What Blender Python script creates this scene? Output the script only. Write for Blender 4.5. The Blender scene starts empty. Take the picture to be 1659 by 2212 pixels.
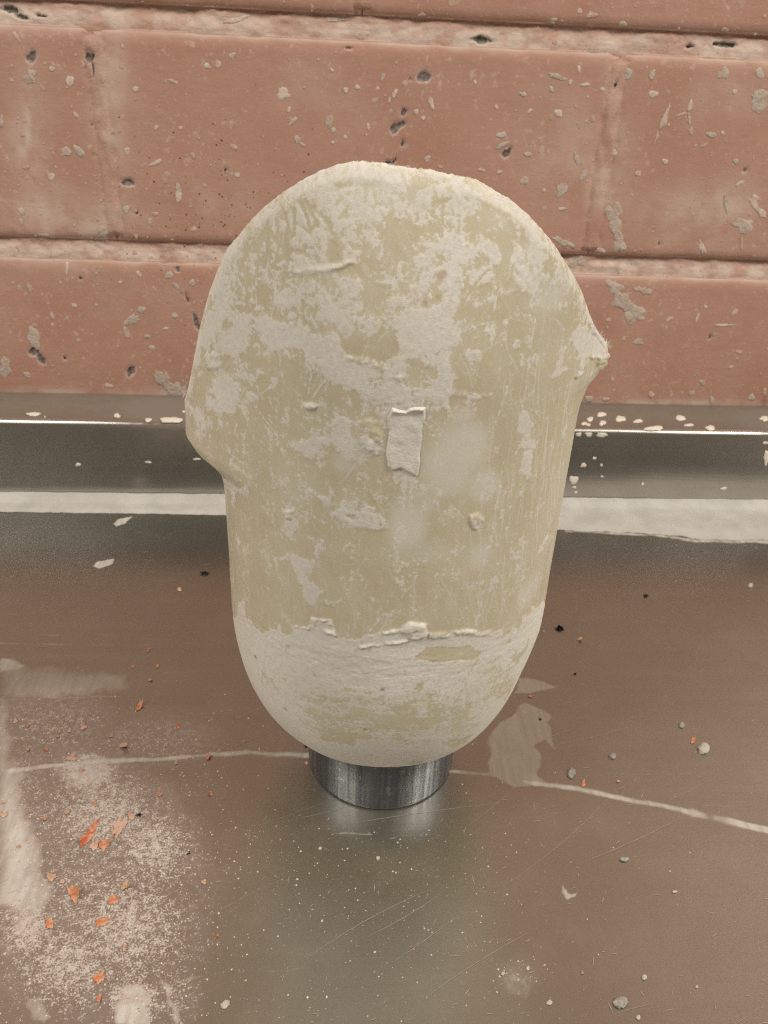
import bpy, math, random
import numpy as np
from mathutils import Vector, Matrix

# ---------------------------------------------------------------- camera, light, exposure
scene = bpy.context.scene
COL = scene.collection
R = math.radians

PITCH, YAW, ROLL = R(30.0), R(4.38), R(2.72)
CAM_H = .26
cam_data = bpy.data.cameras.new('camera')
cam_data.sensor_fit = 'VERTICAL'
cam_data.sensor_height = 36
cam_data.lens = 36*1725/2212
cam_data.clip_start = .01
cam_data.clip_end = 50
cam = bpy.data.objects.new('camera', cam_data)
COL.objects.link(cam)
fwd = Vector((math.sin(YAW)*math.cos(PITCH), math.cos(YAW)*math.cos(PITCH), -math.sin(PITCH)))
rgt0 = Vector((math.cos(YAW), -math.sin(YAW), 0))
up0 = rgt0.cross(fwd)
rgt = rgt0*math.cos(ROLL) + up0*math.sin(ROLL)
up = -rgt0*math.sin(ROLL) + up0*math.cos(ROLL)
m = Matrix((rgt, up, -fwd)).transposed().to_4x4()
m.translation = (0, 0, CAM_H)
cam.matrix_world = m
cam_data.dof.use_dof = True
cam_data.dof.focus_distance = .22
cam_data.dof.aperture_fstop = 40
scene.camera = cam

world = bpy.data.worlds.new('World')
scene.world = world
world.use_nodes = True
bg = world.node_tree.nodes['Background']
bg.inputs[0].default_value = (1, .93, .83, 1)
bg.inputs[1].default_value = .09

def lamp(name, loc, target, sx, sy, power, color):
    d = bpy.data.lights.new(name, 'AREA')
    d.shape = 'RECTANGLE'; d.size = sx; d.size_y = sy
    d.energy = power; d.color = color
    o = bpy.data.objects.new(name, d)
    COL.objects.link(o)
    o.location = loc
    o.rotation_euler = (Vector(target)-Vector(loc)).to_track_quat('-Z', 'Y').to_euler()
    return o
lamp('ceiling_lamp', (-1.0, -.42, 1.5), (0, .3, .1), .5, .9, 19.5, (1, .92, .80))
lamp('ceiling_lamp', (1.35, -.32, 1.5), (0, .3, .1), .6, .9, 29, (1, .925, .80))

scene.view_settings.view_transform = 'Standard'
scene.view_settings.look = 'None'
scene.view_settings.exposure = 0
scene.view_settings.gamma = 1
scene.cycles.max_bounces = 8
scene.cycles.use_denoising = False
scene.cycles.pixel_filter_type = 'BLACKMAN_HARRIS'
scene.cycles.filter_width = 1.15
scene.cycles.caustics_reflective = True
scene.cycles.blur_glossy = 1.0
scene.cycles.sample_clamp_indirect = 1.2
scene.cycles.caustics_refractive = False

random.seed(7)
rng = np.random.default_rng(7)

# traced marks, in tenths of a millimetre / tenths of a degree on their own surfaces
SOCK_POLY = [(0.8,1.2,[(-648,1020),(-620,1094),(-562,1180),(-505,1258),(-430,1329),(-352,1380),(-255,1423),(-190,1446),(-52,1458),(-52,1442),(-158,1434),(-222,1415),(-238,1399),(-205,1380),(-222,1368),(-272,1368),(-298,1360),(-345,1348),(-370,1337),(-412,1325),(-432,1305),(-460,1290),(-492,1262),(-518,1219),(-538,1184),(-500,1184),(-482,1169),(-515,1149),(-498,1122),(-512,1098),(-565,1059),(-570,1040)]),(0.75,1.5,[(-195,1372),(-172,1399),(-98,1391),(-50,1372),(-50,1344),(-95,1337),(-132,1325),(-140,1313),(-172,1313),(-205,1309),(-218,1333),(-235,1352)]),(0.75,0.8,[(-205,1301),(-155,1313),(-138,1290),(-143,1262),(-155,1239),(-188,1243),(-188,1270)]),(0.9,0.4,[(-325,1274),(-302,1294),(-270,1290),(-263,1278),(-292,1258),(-325,1258)]),(0.9,0.4,[(-315,1251),(-285,1251),(-270,1231),(-292,1215),(-320,1215),(-322,1239)]),(0.9,0.3,[(-352,1333),(-330,1321),(-318,1301),(-318,1286),(-332,1305),(-355,1298)]),(0.9,0.3,[(-415,1278),(-398,1286),(-400,1231),(-415,1251)]),(0.9,0.3,[(-382,1278),(-372,1274),(-372,1255),(-385,1255)]),(0.9,0.3,[(-300,1356),(-272,1321),(-278,1309),(-300,1321)]),(0.85,0.3,[(-378,1309),(-368,1301),(-365,1278),(-375,1286)]),(0.85,0.3,[(-263,1356),(-235,1341),(-242,1329),(-248,1317),(-263,1337)]),(0.9,0.3,[(-360,1215),(-335,1231),(-325,1215),(-348,1204),(-360,1204)]),(0.8,0.3,[(-468,1200),(-442,1208),(-442,1188),(-455,1188),(-452,1196)]),(0.85,0.5,[(-395,1184),(-330,1204),(-272,1212),(-220,1223),(-188,1231),(-155,1243),(-155,1247),(-192,1243),(-255,1227),(-292,1219),(-350,1200)]),(0.9,0.4,[(-365,1153),(-335,1165),(-300,1165),(-300,1137),(-332,1122),(-365,1122)]),(0.85,0.7,[(-302,1180),(-272,1200),(-248,1192),(-228,1157),(-200,1137),(-202,1110),(-232,1106),(-240,1161),(-272,1172)]),(0.8,0.7,[(-202,1208),(-140,1208),(-130,1196),(-155,1184),(-138,1169),(-170,1153),(-195,1137),(-192,1169)]),(0.95,0.4,[(-88,1212),(-48,1239),(-45,1149),(-60,1145),(-82,1176)]),(0.9,0.4,[(-108,1172),(-95,1165),(-85,1122),(-98,1118)]),(0.8,0.5,[(-438,1106),(-420,1110),(-420,1094),(-435,1094)]),(0.8,1.2,[(-73,1426),(-18,1426),(40,1430),(80,1419),(108,1399),(112,1387),(100,1380),(70,1391),(35,1387),(18,1391),(-2,1399),(-73,1407)]),(0.62,2.5,[(80,1434),(192,1391),(295,1325),(372,1258),(442,1200),(482,1145),(395,1153),(292,1172),(268,1204),(242,1243),(238,1286),(198,1337),(148,1356),(110,1387)]),(0.85,0.7,[(2,1286),(32,1309),(75,1301),(112,1286),(115,1266),(90,1251),(78,1231),(88,1196),(68,1192),(58,1172),(95,1180),(90,1165),(73,1133),(70,1126),(-62,1122),(-68,1247),(-30,1243),(-28,1270),(-52,1305),(-20,1286)]),(0.95,0.35,[(115,1309),(138,1298),(160,1286),(175,1255),(162,1251),(145,1255),(132,1270),(122,1282)]),(0.9,0.35,[(102,1212),(110,1231),(143,1247),(148,1227),(150,1212),(125,1204),(102,1204)]),(0.9,0.4,[(200,1298),(222,1290),(238,1266),(235,1247),(250,1219),(230,1219),(220,1243),(200,1255),(210,1274)]),(0.7,0.5,[(222,1212),(263,1212),(288,1188),(290,1169),(258,1180),(222,1184),(192,1184),(210,1200)]),(0.7,0.4,[(150,1172),(172,1172),(128,1157)]),(-0.9,0.5,[(-30,1243),(-25,1243),(-22,1204),(-28,1208)]),(-0.6,1.0,[(-18,1235),(15,1235),(5,1227),(-15,1223)]),(-0.8,0.4,[(20,1169),(25,1180),(42,1188),(37,1172)]),(-0.8,0.4,[(-5,1161),(2,1180),(8,1161),(0,1153)]),(-0.8,0.4,[(-68,1223),(-58,1223),(-60,1215),(-68,1212)]),(-0.8,0.5,[(-62,1122),(-58,1141),(-48,1153),(-40,1141),(-42,1122)]),(0.9,0.6,[(-640,1040),(-555,1059),(-560,1032),(-577,1004),(-600,977),(-625,950),(-642,934),(-685,911),(-662,989)]),(0.9,0.5,[(-548,1063),(-458,1083),(-440,1067),(-375,1079),(-300,1094),(-270,1079),(-220,1079),(-192,1075),(-185,1047),(-168,1024),(-105,1020),(-55,1001),(-37,981),(-32,899),(-62,879),(-122,899),(-135,942),(-182,950),(-238,965),(-275,965),(-282,1020),(-313,1028),(-352,1012),(-378,1001),(-405,1004),(-422,1012),(-415,1040),(-460,1040),(-468,993),(-508,954),(-545,946),(-570,938),(-603,950),(-565,1012),(-525,1032)]),(0.85,0.5,[(-642,922),(-603,942),(-580,934),(-572,911),(-548,891),(-525,879),(-488,875),(-450,856),(-460,844),(-520,817),(-530,782),(-580,766),(-620,750),(-648,766),(-645,790),(-590,809),(-588,829),(-630,817),(-630,868),(-682,844),(-688,856),(-640,875)]),(0.75,1.2,[(-785,711),(-682,747),(-678,727),(-620,735),(-648,688),(-685,664),(-802,618)]),(0.9,0.4,[(-338,1012),(-318,1004),(-310,993),(-322,989)]),(0.8,0.4,[(-395,926),(-375,934),(-372,907),(-392,895),(-410,891)]),(0.8,0.5,[(-445,934),(-428,942),(-422,926),(-448,899),(-468,899)]),(0.95,0.5,[(-282,879),(-260,891),(-248,883),(-255,872),(-275,864)]),(0.9,0.4,[(-338,856),(-325,860),(-320,848),(-330,840)]),(0.9,0.4,[(-208,887),(-170,895),(-138,891),(-138,875),(-195,872)]),(0.8,0.8,[(-218,825),(-182,868),(-148,860),(-135,786),(-145,754),(-188,770),(-215,793)]),(0.9,0.5,[(-145,852),(-100,864),(-80,829),(-85,766),(-110,770),(-132,805)]),(0.9,0.5,[(-268,809),(-240,813),(-238,770),(-260,735),(-260,723),(-288,731),(-340,743),(-328,758),(-272,770)]),(0.8,0.5,[(-238,786),(-200,801),(-162,805),(-145,750),(-165,735),(-200,778),(-225,770)]),(0.6,0.8,[(-608,664),(-522,649),(-490,621),(-530,606),(-598,633)]),(-0.9,0.4,[(-565,1028),(-522,1036),(-528,1028),(-560,1020)]),(-0.9,0.4,[(-580,934),(-548,942),(-550,915),(-568,907)]),(-0.9,0.4,[(-185,1067),(-128,1079),(-70,1090),(-42,1040),(-68,1020),(-98,1024),(-140,1020),(-178,1032)]),(-0.9,0.4,[(-95,1008),(-70,1012),(-70,1004),(-95,1004)]),(-0.5,1.2,[(-110,977),(-68,989),(-68,961),(-110,958)]),(-0.7,0.8,[(-270,1083),(-220,1098),(-222,1075),(-263,1067)]),(-0.8,0.5,[(-503,856),(-488,864),(-488,844),(-500,840)]),(-0.8,0.4,[(-632,747),(-608,754),(-615,735),(-628,735)]),(-0.8,0.4,[(-682,844),(-635,864),(-638,805),(-668,735),(-682,750)]),(0.92,0.5,[(-65,1137),(-40,1137),(68,1141),(75,1102),(82,1071),(60,1032),(65,1008),(90,981),(78,965),(80,942),(75,918),(75,883),(55,926),(32,899),(-10,899),(-42,891),(-55,883),(-58,989),(-40,997),(-60,1001),(-60,1024),(-40,1040)]),(0.8,0.5,[(105,1051),(145,1051),(150,1036),(120,1024),(98,1044)]),(0.9,0.3,[(235,1067),(250,1067),(250,1047),(235,1047)]),(0.85,0.4,[(148,1098),(178,1102),(170,1087),(170,1055),(160,1083)]),(0.75,0.35,[(195,1110),(208,1114),(205,1106)]),(0.9,0.5,[(82,946),(112,942),(180,930),(172,922),(132,926),(88,934)]),(0.7,0.4,[(102,922),(132,922),(120,907)]),(0.9,0.35,[(272,879),(300,872),(335,825),(370,809),(375,766),(345,735),(358,676),(308,688),(318,750),(290,766),(280,829)]),(0.8,0.3,[(285,887),(308,883),(305,872)]),(0.8,0.3,[(328,864),(360,856),(350,852),(332,856)]),(0.75,0.4,[(228,887),(258,895),(278,903),(250,879)]),(0.6,0.4,[(188,993),(202,997),(198,973)]),(0.9,0.4,[(478,1067),(542,1067),(605,1020),(725,954),(685,926),(575,958),(515,965),(462,1024),(440,1040)]),(0.85,0.4,[(448,1028),(428,1008),(425,981),(428,965),(472,950),(420,942),(388,938),(400,981)]),(0.6,0.4,[(522,958),(562,954),(532,926),(505,911)]),(0.6,0.6,[(515,778),(550,766),(572,680),(500,692),(503,715)]),(-0.9,0.35,[(78,973),(98,973),(105,950),(92,950),(80,954)]),(-0.9,0.3,[(-40,985),(-32,981),(-22,958),(-30,958)]),(-0.7,0.5,[(-60,1040),(-42,1040),(-50,1020),(-60,1020)]),(0.85,0.6,[(-708,500),(-588,551),(-585,528),(-508,559),(-510,539),(-593,496),(-630,430),(-715,422),(-782,422)]),(0.9,0.35,[(-415,614),(-385,625),(-372,606),(-402,586),(-425,590)]),(0.85,0.35,[(-332,680),(-310,676),(-300,668),(-318,629),(-335,629),(-350,637),(-380,633),(-332,657)]),(0.9,0.3,[(-285,637),(-240,621),(-215,621),(-200,645),(-202,606),(-168,618),(-135,606),(-118,598),(-92,606),(-62,578),(-52,539),(-80,532),(-122,543),(-143,536),(-165,532),(-195,539),(-222,555),(-232,598),(-278,610)]),(0.8,0.6,[(-388,559),(-320,578),(-318,528),(-330,438),(-365,430),(-372,473),(-352,512),(-380,532)]),(0.6,0.6,[(-455,512),(-415,536),(-412,500),(-458,477)]),(0.9,0.35,[(-215,500),(-215,477),(-235,457),(-232,438),(-250,399),(-265,356),(-270,321),(-225,305),(-248,266),(-258,231),(-280,235),(-292,258),(-288,293),(-332,344),(-332,395),(-272,395),(-252,438),(-242,465)]),(0.85,0.4,[(-388,375),(-340,403),(-322,399),(-335,375),(-380,364)]),(0.75,0.3,[(-225,278),(-195,274),(-172,293),(-175,274),(-200,250),(-235,258)]),(0.6,0.4,[(-140,399),(-125,399),(-138,367)]),(0.6,0.4,[(-185,356),(-170,356),(-175,328)]),(0.6,0.5,[(-22,426),(-12,434),(-8,356),(-25,364)]),(0.6,0.5,[(-50,246),(-20,262),(-32,239),(-62,231)]),(-0.8,0.3,[(-135,610),(-120,598),(-125,586),(-135,594)]),(-0.8,0.3,[(-92,594),(-78,594),(-82,578)]),(-0.8,0.3,[(-168,578),(-140,575),(-125,563),(-152,563)]),(0.9,0.35,[(305,707),(342,700),(362,664),(398,649),(375,633),(348,641),(318,664)]),(0.7,0.5,[(370,629),(340,606),(330,590),(305,602),(308,618)]),(0.85,0.35,[(155,578),(185,582),(205,555),(208,532),(192,520),(172,528)]),(0.7,0.3,[(258,625),(272,621),(282,551),(270,539),(260,543)]),(0.75,0.3,[(520,387),(598,348),(505,344),(462,340),(468,371)]),(0.75,0.3,[(-18,434),(0,434),(0,422),(-18,418)]),(0.75,0.3,[(-25,367),(10,367),(2,360),(-20,356)]),(0.75,0.3,[(-5,336),(8,336),(8,321),(-2,321)]),(0.7,0.3,[(365,266),(352,246),(328,246),(342,254)]),(0.6,1.2,[(-48,723),(-35,735),(-15,723),(20,707),(5,676),(12,641),(-2,614),(-42,610)]),(1.0,0.25,[(-650,51),(-603,82),(-582,24),(-552,35),(-522,35),(-465,31),(-455,55),(-430,78),(-412,74),(-400,113),(-385,113),(-380,86),(-358,82),(-342,94),(-338,117),(-360,149),(-340,141),(-305,137),(-285,149),(-272,188),(-245,192),(-218,199),(-198,199),(-195,176),(-182,149),(-165,141),(-130,145),(-95,168),(-62,180),(-32,188),(-2,196),(22,219),(45,211),(65,203),(68,180),(65,164),(80,168),(105,168),(120,156),(138,168),(185,168),(235,149),(268,133),(305,125),(330,117),(350,90),(368,90),(385,110),(410,82),(425,94),(442,121),(482,110),(490,133),(545,106),(605,82),(700,20),(608,-180),(458,-465),(190,-578),(-240,-584),(-548,-455),(-728,-247),(-782,-109),(-670,-27)]),(-0.9,0.3,[(-375,16),(-370,35),(-345,59),(-348,43)]),(-0.9,0.3,[(-110,141),(-100,141),(-105,125)]),(-0.6,0.5,[(-198,117),(-182,125),(-170,121),(-178,102),(-188,110)]),(-0.85,0.4,[(-302,-141),(-288,-133),(-263,-148),(-220,-117),(-222,-137),(-235,-168),(-250,-164),(-275,-152)]),(-0.75,0.5,[(-140,-90),(-102,-94),(-68,-113),(-75,-129),(-100,-137),(-108,-113)]),(-0.7,0.5,[(-195,-141),(-168,-137),(-172,-152),(-190,-160)]),(-0.6,0.5,[(-58,-113),(-32,-109),(-35,-121),(-58,-121)]),(-0.7,0.8,[(-278,-200),(-258,-196),(-260,-231),(-278,-235)]),(-0.75,0.8,[(-252,-255),(-172,-223),(-143,-267),(-110,-267),(-128,-352),(-180,-356),(-238,-356)]),(-0.75,0.7,[(-52,-168),(-18,-156),(2,-196),(-35,-227),(-55,-223)]),(-0.8,0.3,[(-102,-235),(-82,-231),(-88,-243),(-98,-247)]),(-0.95,0.3,[(35,78),(48,98),(65,121),(125,110),(212,102),(250,63),(245,31),(165,51),(100,59)]),(-0.85,0.35,[(78,0),(65,-27),(70,-47),(48,-62),(37,-58),(45,-39)]),(-0.75,0.5,[(22,-90),(68,-74),(85,-62),(108,-82),(100,-109),(70,-109),(32,-105)]),(-0.85,0.35,[(215,-113),(242,-121),(248,-180),(255,-235),(245,-251),(222,-235),(232,-196),(155,-172),(230,-188)]),(-0.72,0.6,[(-55,-168),(-8,-160),(42,-176),(128,-207),(102,-231),(28,-207),(-55,-227)]),(-0.55,0.4,[(60,-145),(135,-160),(138,-168),(65,-152)]),(-0.8,0.4,[(168,-356),(205,-339),(292,-368),(352,-380),(322,-448),(258,-437),(200,-389)]),(-0.7,0.4,[(62,-507),(85,-452),(165,-546),(110,-563)]),(-0.6,0.5,[(70,-343),(140,-380),(140,-397),(75,-364)]),(-0.85,0.3,[(512,-27),(503,-66),(468,-78),(462,-101),(440,-66),(410,-58),(412,-27),(445,-35)]),(-0.85,0.3,[(365,63),(382,59),(382,43),(368,47)]),(-0.8,0.3,[(440,110),(420,74),(410,82),(412,106)]),(-0.7,0.3,[(490,55),(500,47),(475,20),(470,27)]),(-0.6,0.4,[(170,-27),(192,-19),(200,-39)]),(-0.5,0.3,[(330,-129),(365,-129),(368,-141),(345,-137)]),(-0.53,4.0,[(-313,-141),(-135,-58),(52,-66),(228,-109),(350,-315),(185,-339),(-42,-299),(-242,-360),(-305,-279)]),(-0.5,2.5,[(-510,-133),(-368,-105),(-415,-176),(-525,-207)]),(-0.5,2.0,[(298,24),(478,-113),(512,-279),(330,-200),(272,-66)])]
SOCK_LINE = [(-0.9,0.5,[(-392,1313),(-395,1215)]),(-0.9,0.5,[(-362,1321),(-362,1278)]),(-0.9,0.45,[(-375,1278),(-345,1258)]),(-0.9,0.8,[(-332,1301),(-335,1235)]),(-0.9,0.5,[(-310,1348),(-310,1290)]),(-0.9,0.5,[(-338,1333),(-318,1286)]),(-0.9,0.35,[(-302,1317),(-263,1298)]),(-0.9,0.5,[(-290,1360),(-265,1309)]),(-0.9,0.5,[(-280,1368),(-245,1317),(-265,1309)]),(-0.9,0.4,[(-260,1356),(-218,1325),(-210,1305)]),(-0.9,0.4,[(-398,1298),(-428,1270)]),(-0.9,0.35,[(-338,1247),(-315,1231)]),(-0.9,0.3,[(-322,1258),(-288,1255)]),(-0.9,0.35,[(-338,1247),(-362,1223)]),(0.7,0.15,[(-390,1235),(-400,1184)]),(0.7,0.15,[(-422,1204),(-382,1157)]),(0.7,0.15,[(-435,1176),(-438,1118)]),(0.7,0.15,[(-88,1305),(-98,1255)]),(0.7,0.15,[(-300,1145),(-298,1094)]),(-0.8,0.35,[(-52,1309),(-20,1270)]),(-0.9,0.3,[(143,1239),(105,1196),(73,1137)]),(0.7,0.15,[(205,1251),(200,1223),(190,1208)]),(0.7,0.12,[(175,1212),(180,1188)]),(0.6,0.12,[(360,1145),(368,1118)]),(0.8,0.15,[(-263,965),(-275,903)]),(0.8,0.15,[(-225,954),(-263,899)]),(0.8,0.2,[(-500,915),(-478,899)]),(0.8,0.22,[(-452,829),(-372,762)]),(0.8,0.2,[(-530,899),(-522,891)]),(0.7,0.15,[(-535,723),(-520,770)]),(0.8,0.2,[(-460,864),(-445,848)]),(0.8,0.2,[(-162,809),(-110,758)]),(0.8,0.2,[(-132,801),(-105,762)]),(-0.6,0.2,[(-102,903),(-60,829)]),(0.6,0.15,[(292,1110),(285,965)]),(0.6,0.15,[(288,1063),(288,899)]),(0.6,0.12,[(315,1059),(318,915)]),(0.5,0.12,[(325,1118),(313,997)]),(0.55,0.15,[(228,946),(210,872)]),(0.55,0.15,[(210,872),(195,797)]),(0.55,0.2,[(212,1001),(235,1012)]),(0.5,0.12,[(138,1137),(135,1106)]),(0.6,0.12,[(143,1028),(140,1001)]),(0.5,0.12,[(470,942),(470,879)]),(0.6,0.15,[(528,950),(508,922)]),(0.5,0.15,[(380,1098),(415,1067)]),(0.5,0.1,[(242,1016),(238,965)]),(0.6,0.2,[(82,1087),(110,1106),(145,1114)]),(0.6,0.12,[(-110,684),(-82,625)]),(0.8,0.15,[(-265,586),(-263,547)]),(0.5,0.12,[(-175,457),(-132,418)]),(0.6,0.15,[(250,664),(235,578)]),(0.6,0.12,[(252,539),(242,504)]),(0.6,0.2,[(435,661),(370,629)]),(0.5,0.2,[(32,465),(22,379),(25,258),(30,223)]),(0.5,0.12,[(30,629),(28,567)]),(0.5,0.15,[(332,360),(335,313)]),(0.5,0.12,[(420,430),(385,297)]),(0.6,0.2,[(268,227),(290,227)]),(0.5,0.12,[(425,532),(412,465)]),(0.55,0.2,[(165,211),(188,223)]),(-0.9,0.1,[(245,35),(205,-35)]),(-0.9,0.1,[(198,-82),(172,-168)]),(-0.6,0.2,[(292,-31),(280,-43)]),(0.7,0.12,[(-60,227),(-95,168)]),(0.7,0.12,[(-150,199),(-150,149)]),(0.7,0.2,[(-380,164),(-360,149)])]
SOCK_THICK = [(0.55,0.6,[(-272,188),(-245,192),(-198,199),(-195,176),(-182,149),(-215,145),(-232,156),(-260,153)]),(0.5,0.4,[(-340,141),(-305,137),(-272,156),(-272,145),(-313,129)]),(0.65,0.5,[(22,219),(65,203),(65,168),(37,153),(22,164),(0,192)]),(0.4,0.4,[(-95,168),(-32,188),(22,199),(25,188),(-30,176),(-90,160)]),(0.4,0.5,[(68,176),(185,168),(330,117),(350,90),(188,149),(80,153)]),(0.5,0.4,[(-112,121),(-30,149),(15,153),(15,149),(-30,141),(-110,113)]),(0.22,0.5,[(-168,1024),(-105,1020),(-55,1001),(-37,985),(-37,977),(-68,989),(-118,1008),(-170,1016)]),(0.3,0.4,[(-145,852),(-100,864),(-80,829),(-85,766),(-110,770),(-132,805)]),(0.5,0.4,[(-282,879),(-260,891),(-248,883),(-255,872),(-275,864)]),(0.25,0.3,[(-395,1188),(-330,1204),(-272,1212),(-220,1223),(-188,1231),(-155,1243),(-155,1247),(-192,1239),(-255,1223),(-292,1215),(-350,1200)]),(0.35,0.5,[(-642,922),(-603,942),(-580,934),(-572,911),(-598,891),(-632,883)]),(0.45,0.4,[(-362,536),(-320,551),(-320,528),(-352,512)]),(0.35,0.4,[(155,578),(185,582),(205,555),(208,532),(192,520),(172,528)]),(0.9,0.4,[(575,958),(760,915),(752,903),(702,883),(690,883),(620,926)]),(0.5,0.4,[(528,1071),(605,1020),(762,938),(672,961),(552,1036)]),(0.5,0.3,[(532,958),(562,954),(535,922),(508,911),(500,918)])]
SLAB_POLY = [(-58,903),(-25,895),(-5,907),(20,907),(20,872),(12,856),(18,813),(15,743),(12,704),(0,707),(-25,727),(-45,719),(-60,731),(-65,778),(-62,836),(-70,875)]
SOCK_CLOUD = [(125,797,77,92,0.95),(80,731,71,84,0.9),(110,875,37,39,0.7),(80,676,60,42,0.7),(-5,555,60,97,0.95),(25,621,48,69,0.5),(200,661,58,66,0.75),(202,434,45,58,0.7),(45,469,71,55,0.35),(458,215,82,70,0.7),(340,1165,107,70,0.6),(250,1258,69,63,0.5),(-175,731,45,44,0.6),(30,1067,50,58,0.8),(190,1352,75,39,0.35),(-148,621,52,56,0.3),(-315,645,111,87,0.2),(-90,1395,121,39,0.35),(522,469,191,245,0.15)]
SOCK_AMB = [(-158,1114,257,44,0.55),(-368,1028,92,47,0.52),(-30,1114,59,97,0.55),(8,1352,117,47,0.5),(155,1176,85,52,0.42),(-492,1118,66,105,0.5),(-140,829,58,77,0.5),(-305,1321,98,70,0.66),(-88,1348,62,58,0.55),(28,1301,117,50,0.5),(-242,1161,204,64,0.5),(-15,1200,57,61,0.62),(-120,1384,232,56,0.48),(-230,1204,250,114,0.36),(40,1262,130,92,0.38),(-585,950,116,212,0.4),(-228,1051,176,69,0.34),(248,1059,200,192,0.24),(-442,801,183,165,0.3),(-202,793,155,120,0.36),(-40,875,128,178,0.36),(-315,571,178,120,0.32),(-62,633,174,114,0.34),(-228,410,190,142,0.28),(-475,367,185,206,0.2),(88,403,212,128,0.28),(242,668,184,179,0.26),(313,848,111,209,0.24),(335,414,177,173,0.3),(8,313,262,80,0.26),(78,1352,167,77,0.36)]
WALL_CHIP = [[-1635,2489,24,-5,-18,-37],[-1332,2505,23,8,7,-27],[-1316,2458,7,2,3,-30],[-1293,2397,8,0,-1,-7],[-1567,2685,30,-1,-2,-7],[-1711,2703,53,-8,-8,-18],[-1661,2675,31,-9,-5,-9],[-1363,2171,7,2,3,-13],[-1199,1873,42,-2,-5,-22],[-629,1960,10,0,-1,-13],[-1367,2015,12,0,-1,-8],[501,2485,43,-2,-1,-28],[419,2471,15,1,0,-9],[388,2301,16,-3,-5,-22],[344,2213,26,1,1,-28],[384,2241,18,11,9,-12],[393,2142,10,-1,-3,-22],[309,2033,19,1,1,-14],[352,2047,7,-5,-19,-23],[1004,2111,20,-11,-15,-23],[802,2671,65,-1,0,-19],[75,2602,17,-1,-1,-8],[1588,2487,13,-1,0,-15],[1987,2690,26,4,3,-8],[2176,2707,72,-2,2,-12],[2458,2069,14,1,4,-16],[2491,2141,7,0,2,-8],[-867,1056,14,4,11,-60],[-954,1385,14,0,-2,-18],[-914,1215,7,3,13,-48],[-1911,843,26,-17,-19,-27],[-1873,794,18,14,19,-33],[-1718,800,18,-7,-6,-12],[-1311,724,31,26,17,-25],[-1549,1315,13,0,-1,-10],[-1166,1708,11,0,-1,-11],[2028,1628,7,-3,-4,-15],[2503,1043,11,-2,0,-20],[1789,1629,12,0,2,-8],[2374,1215,8,0,3,-11]]
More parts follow.
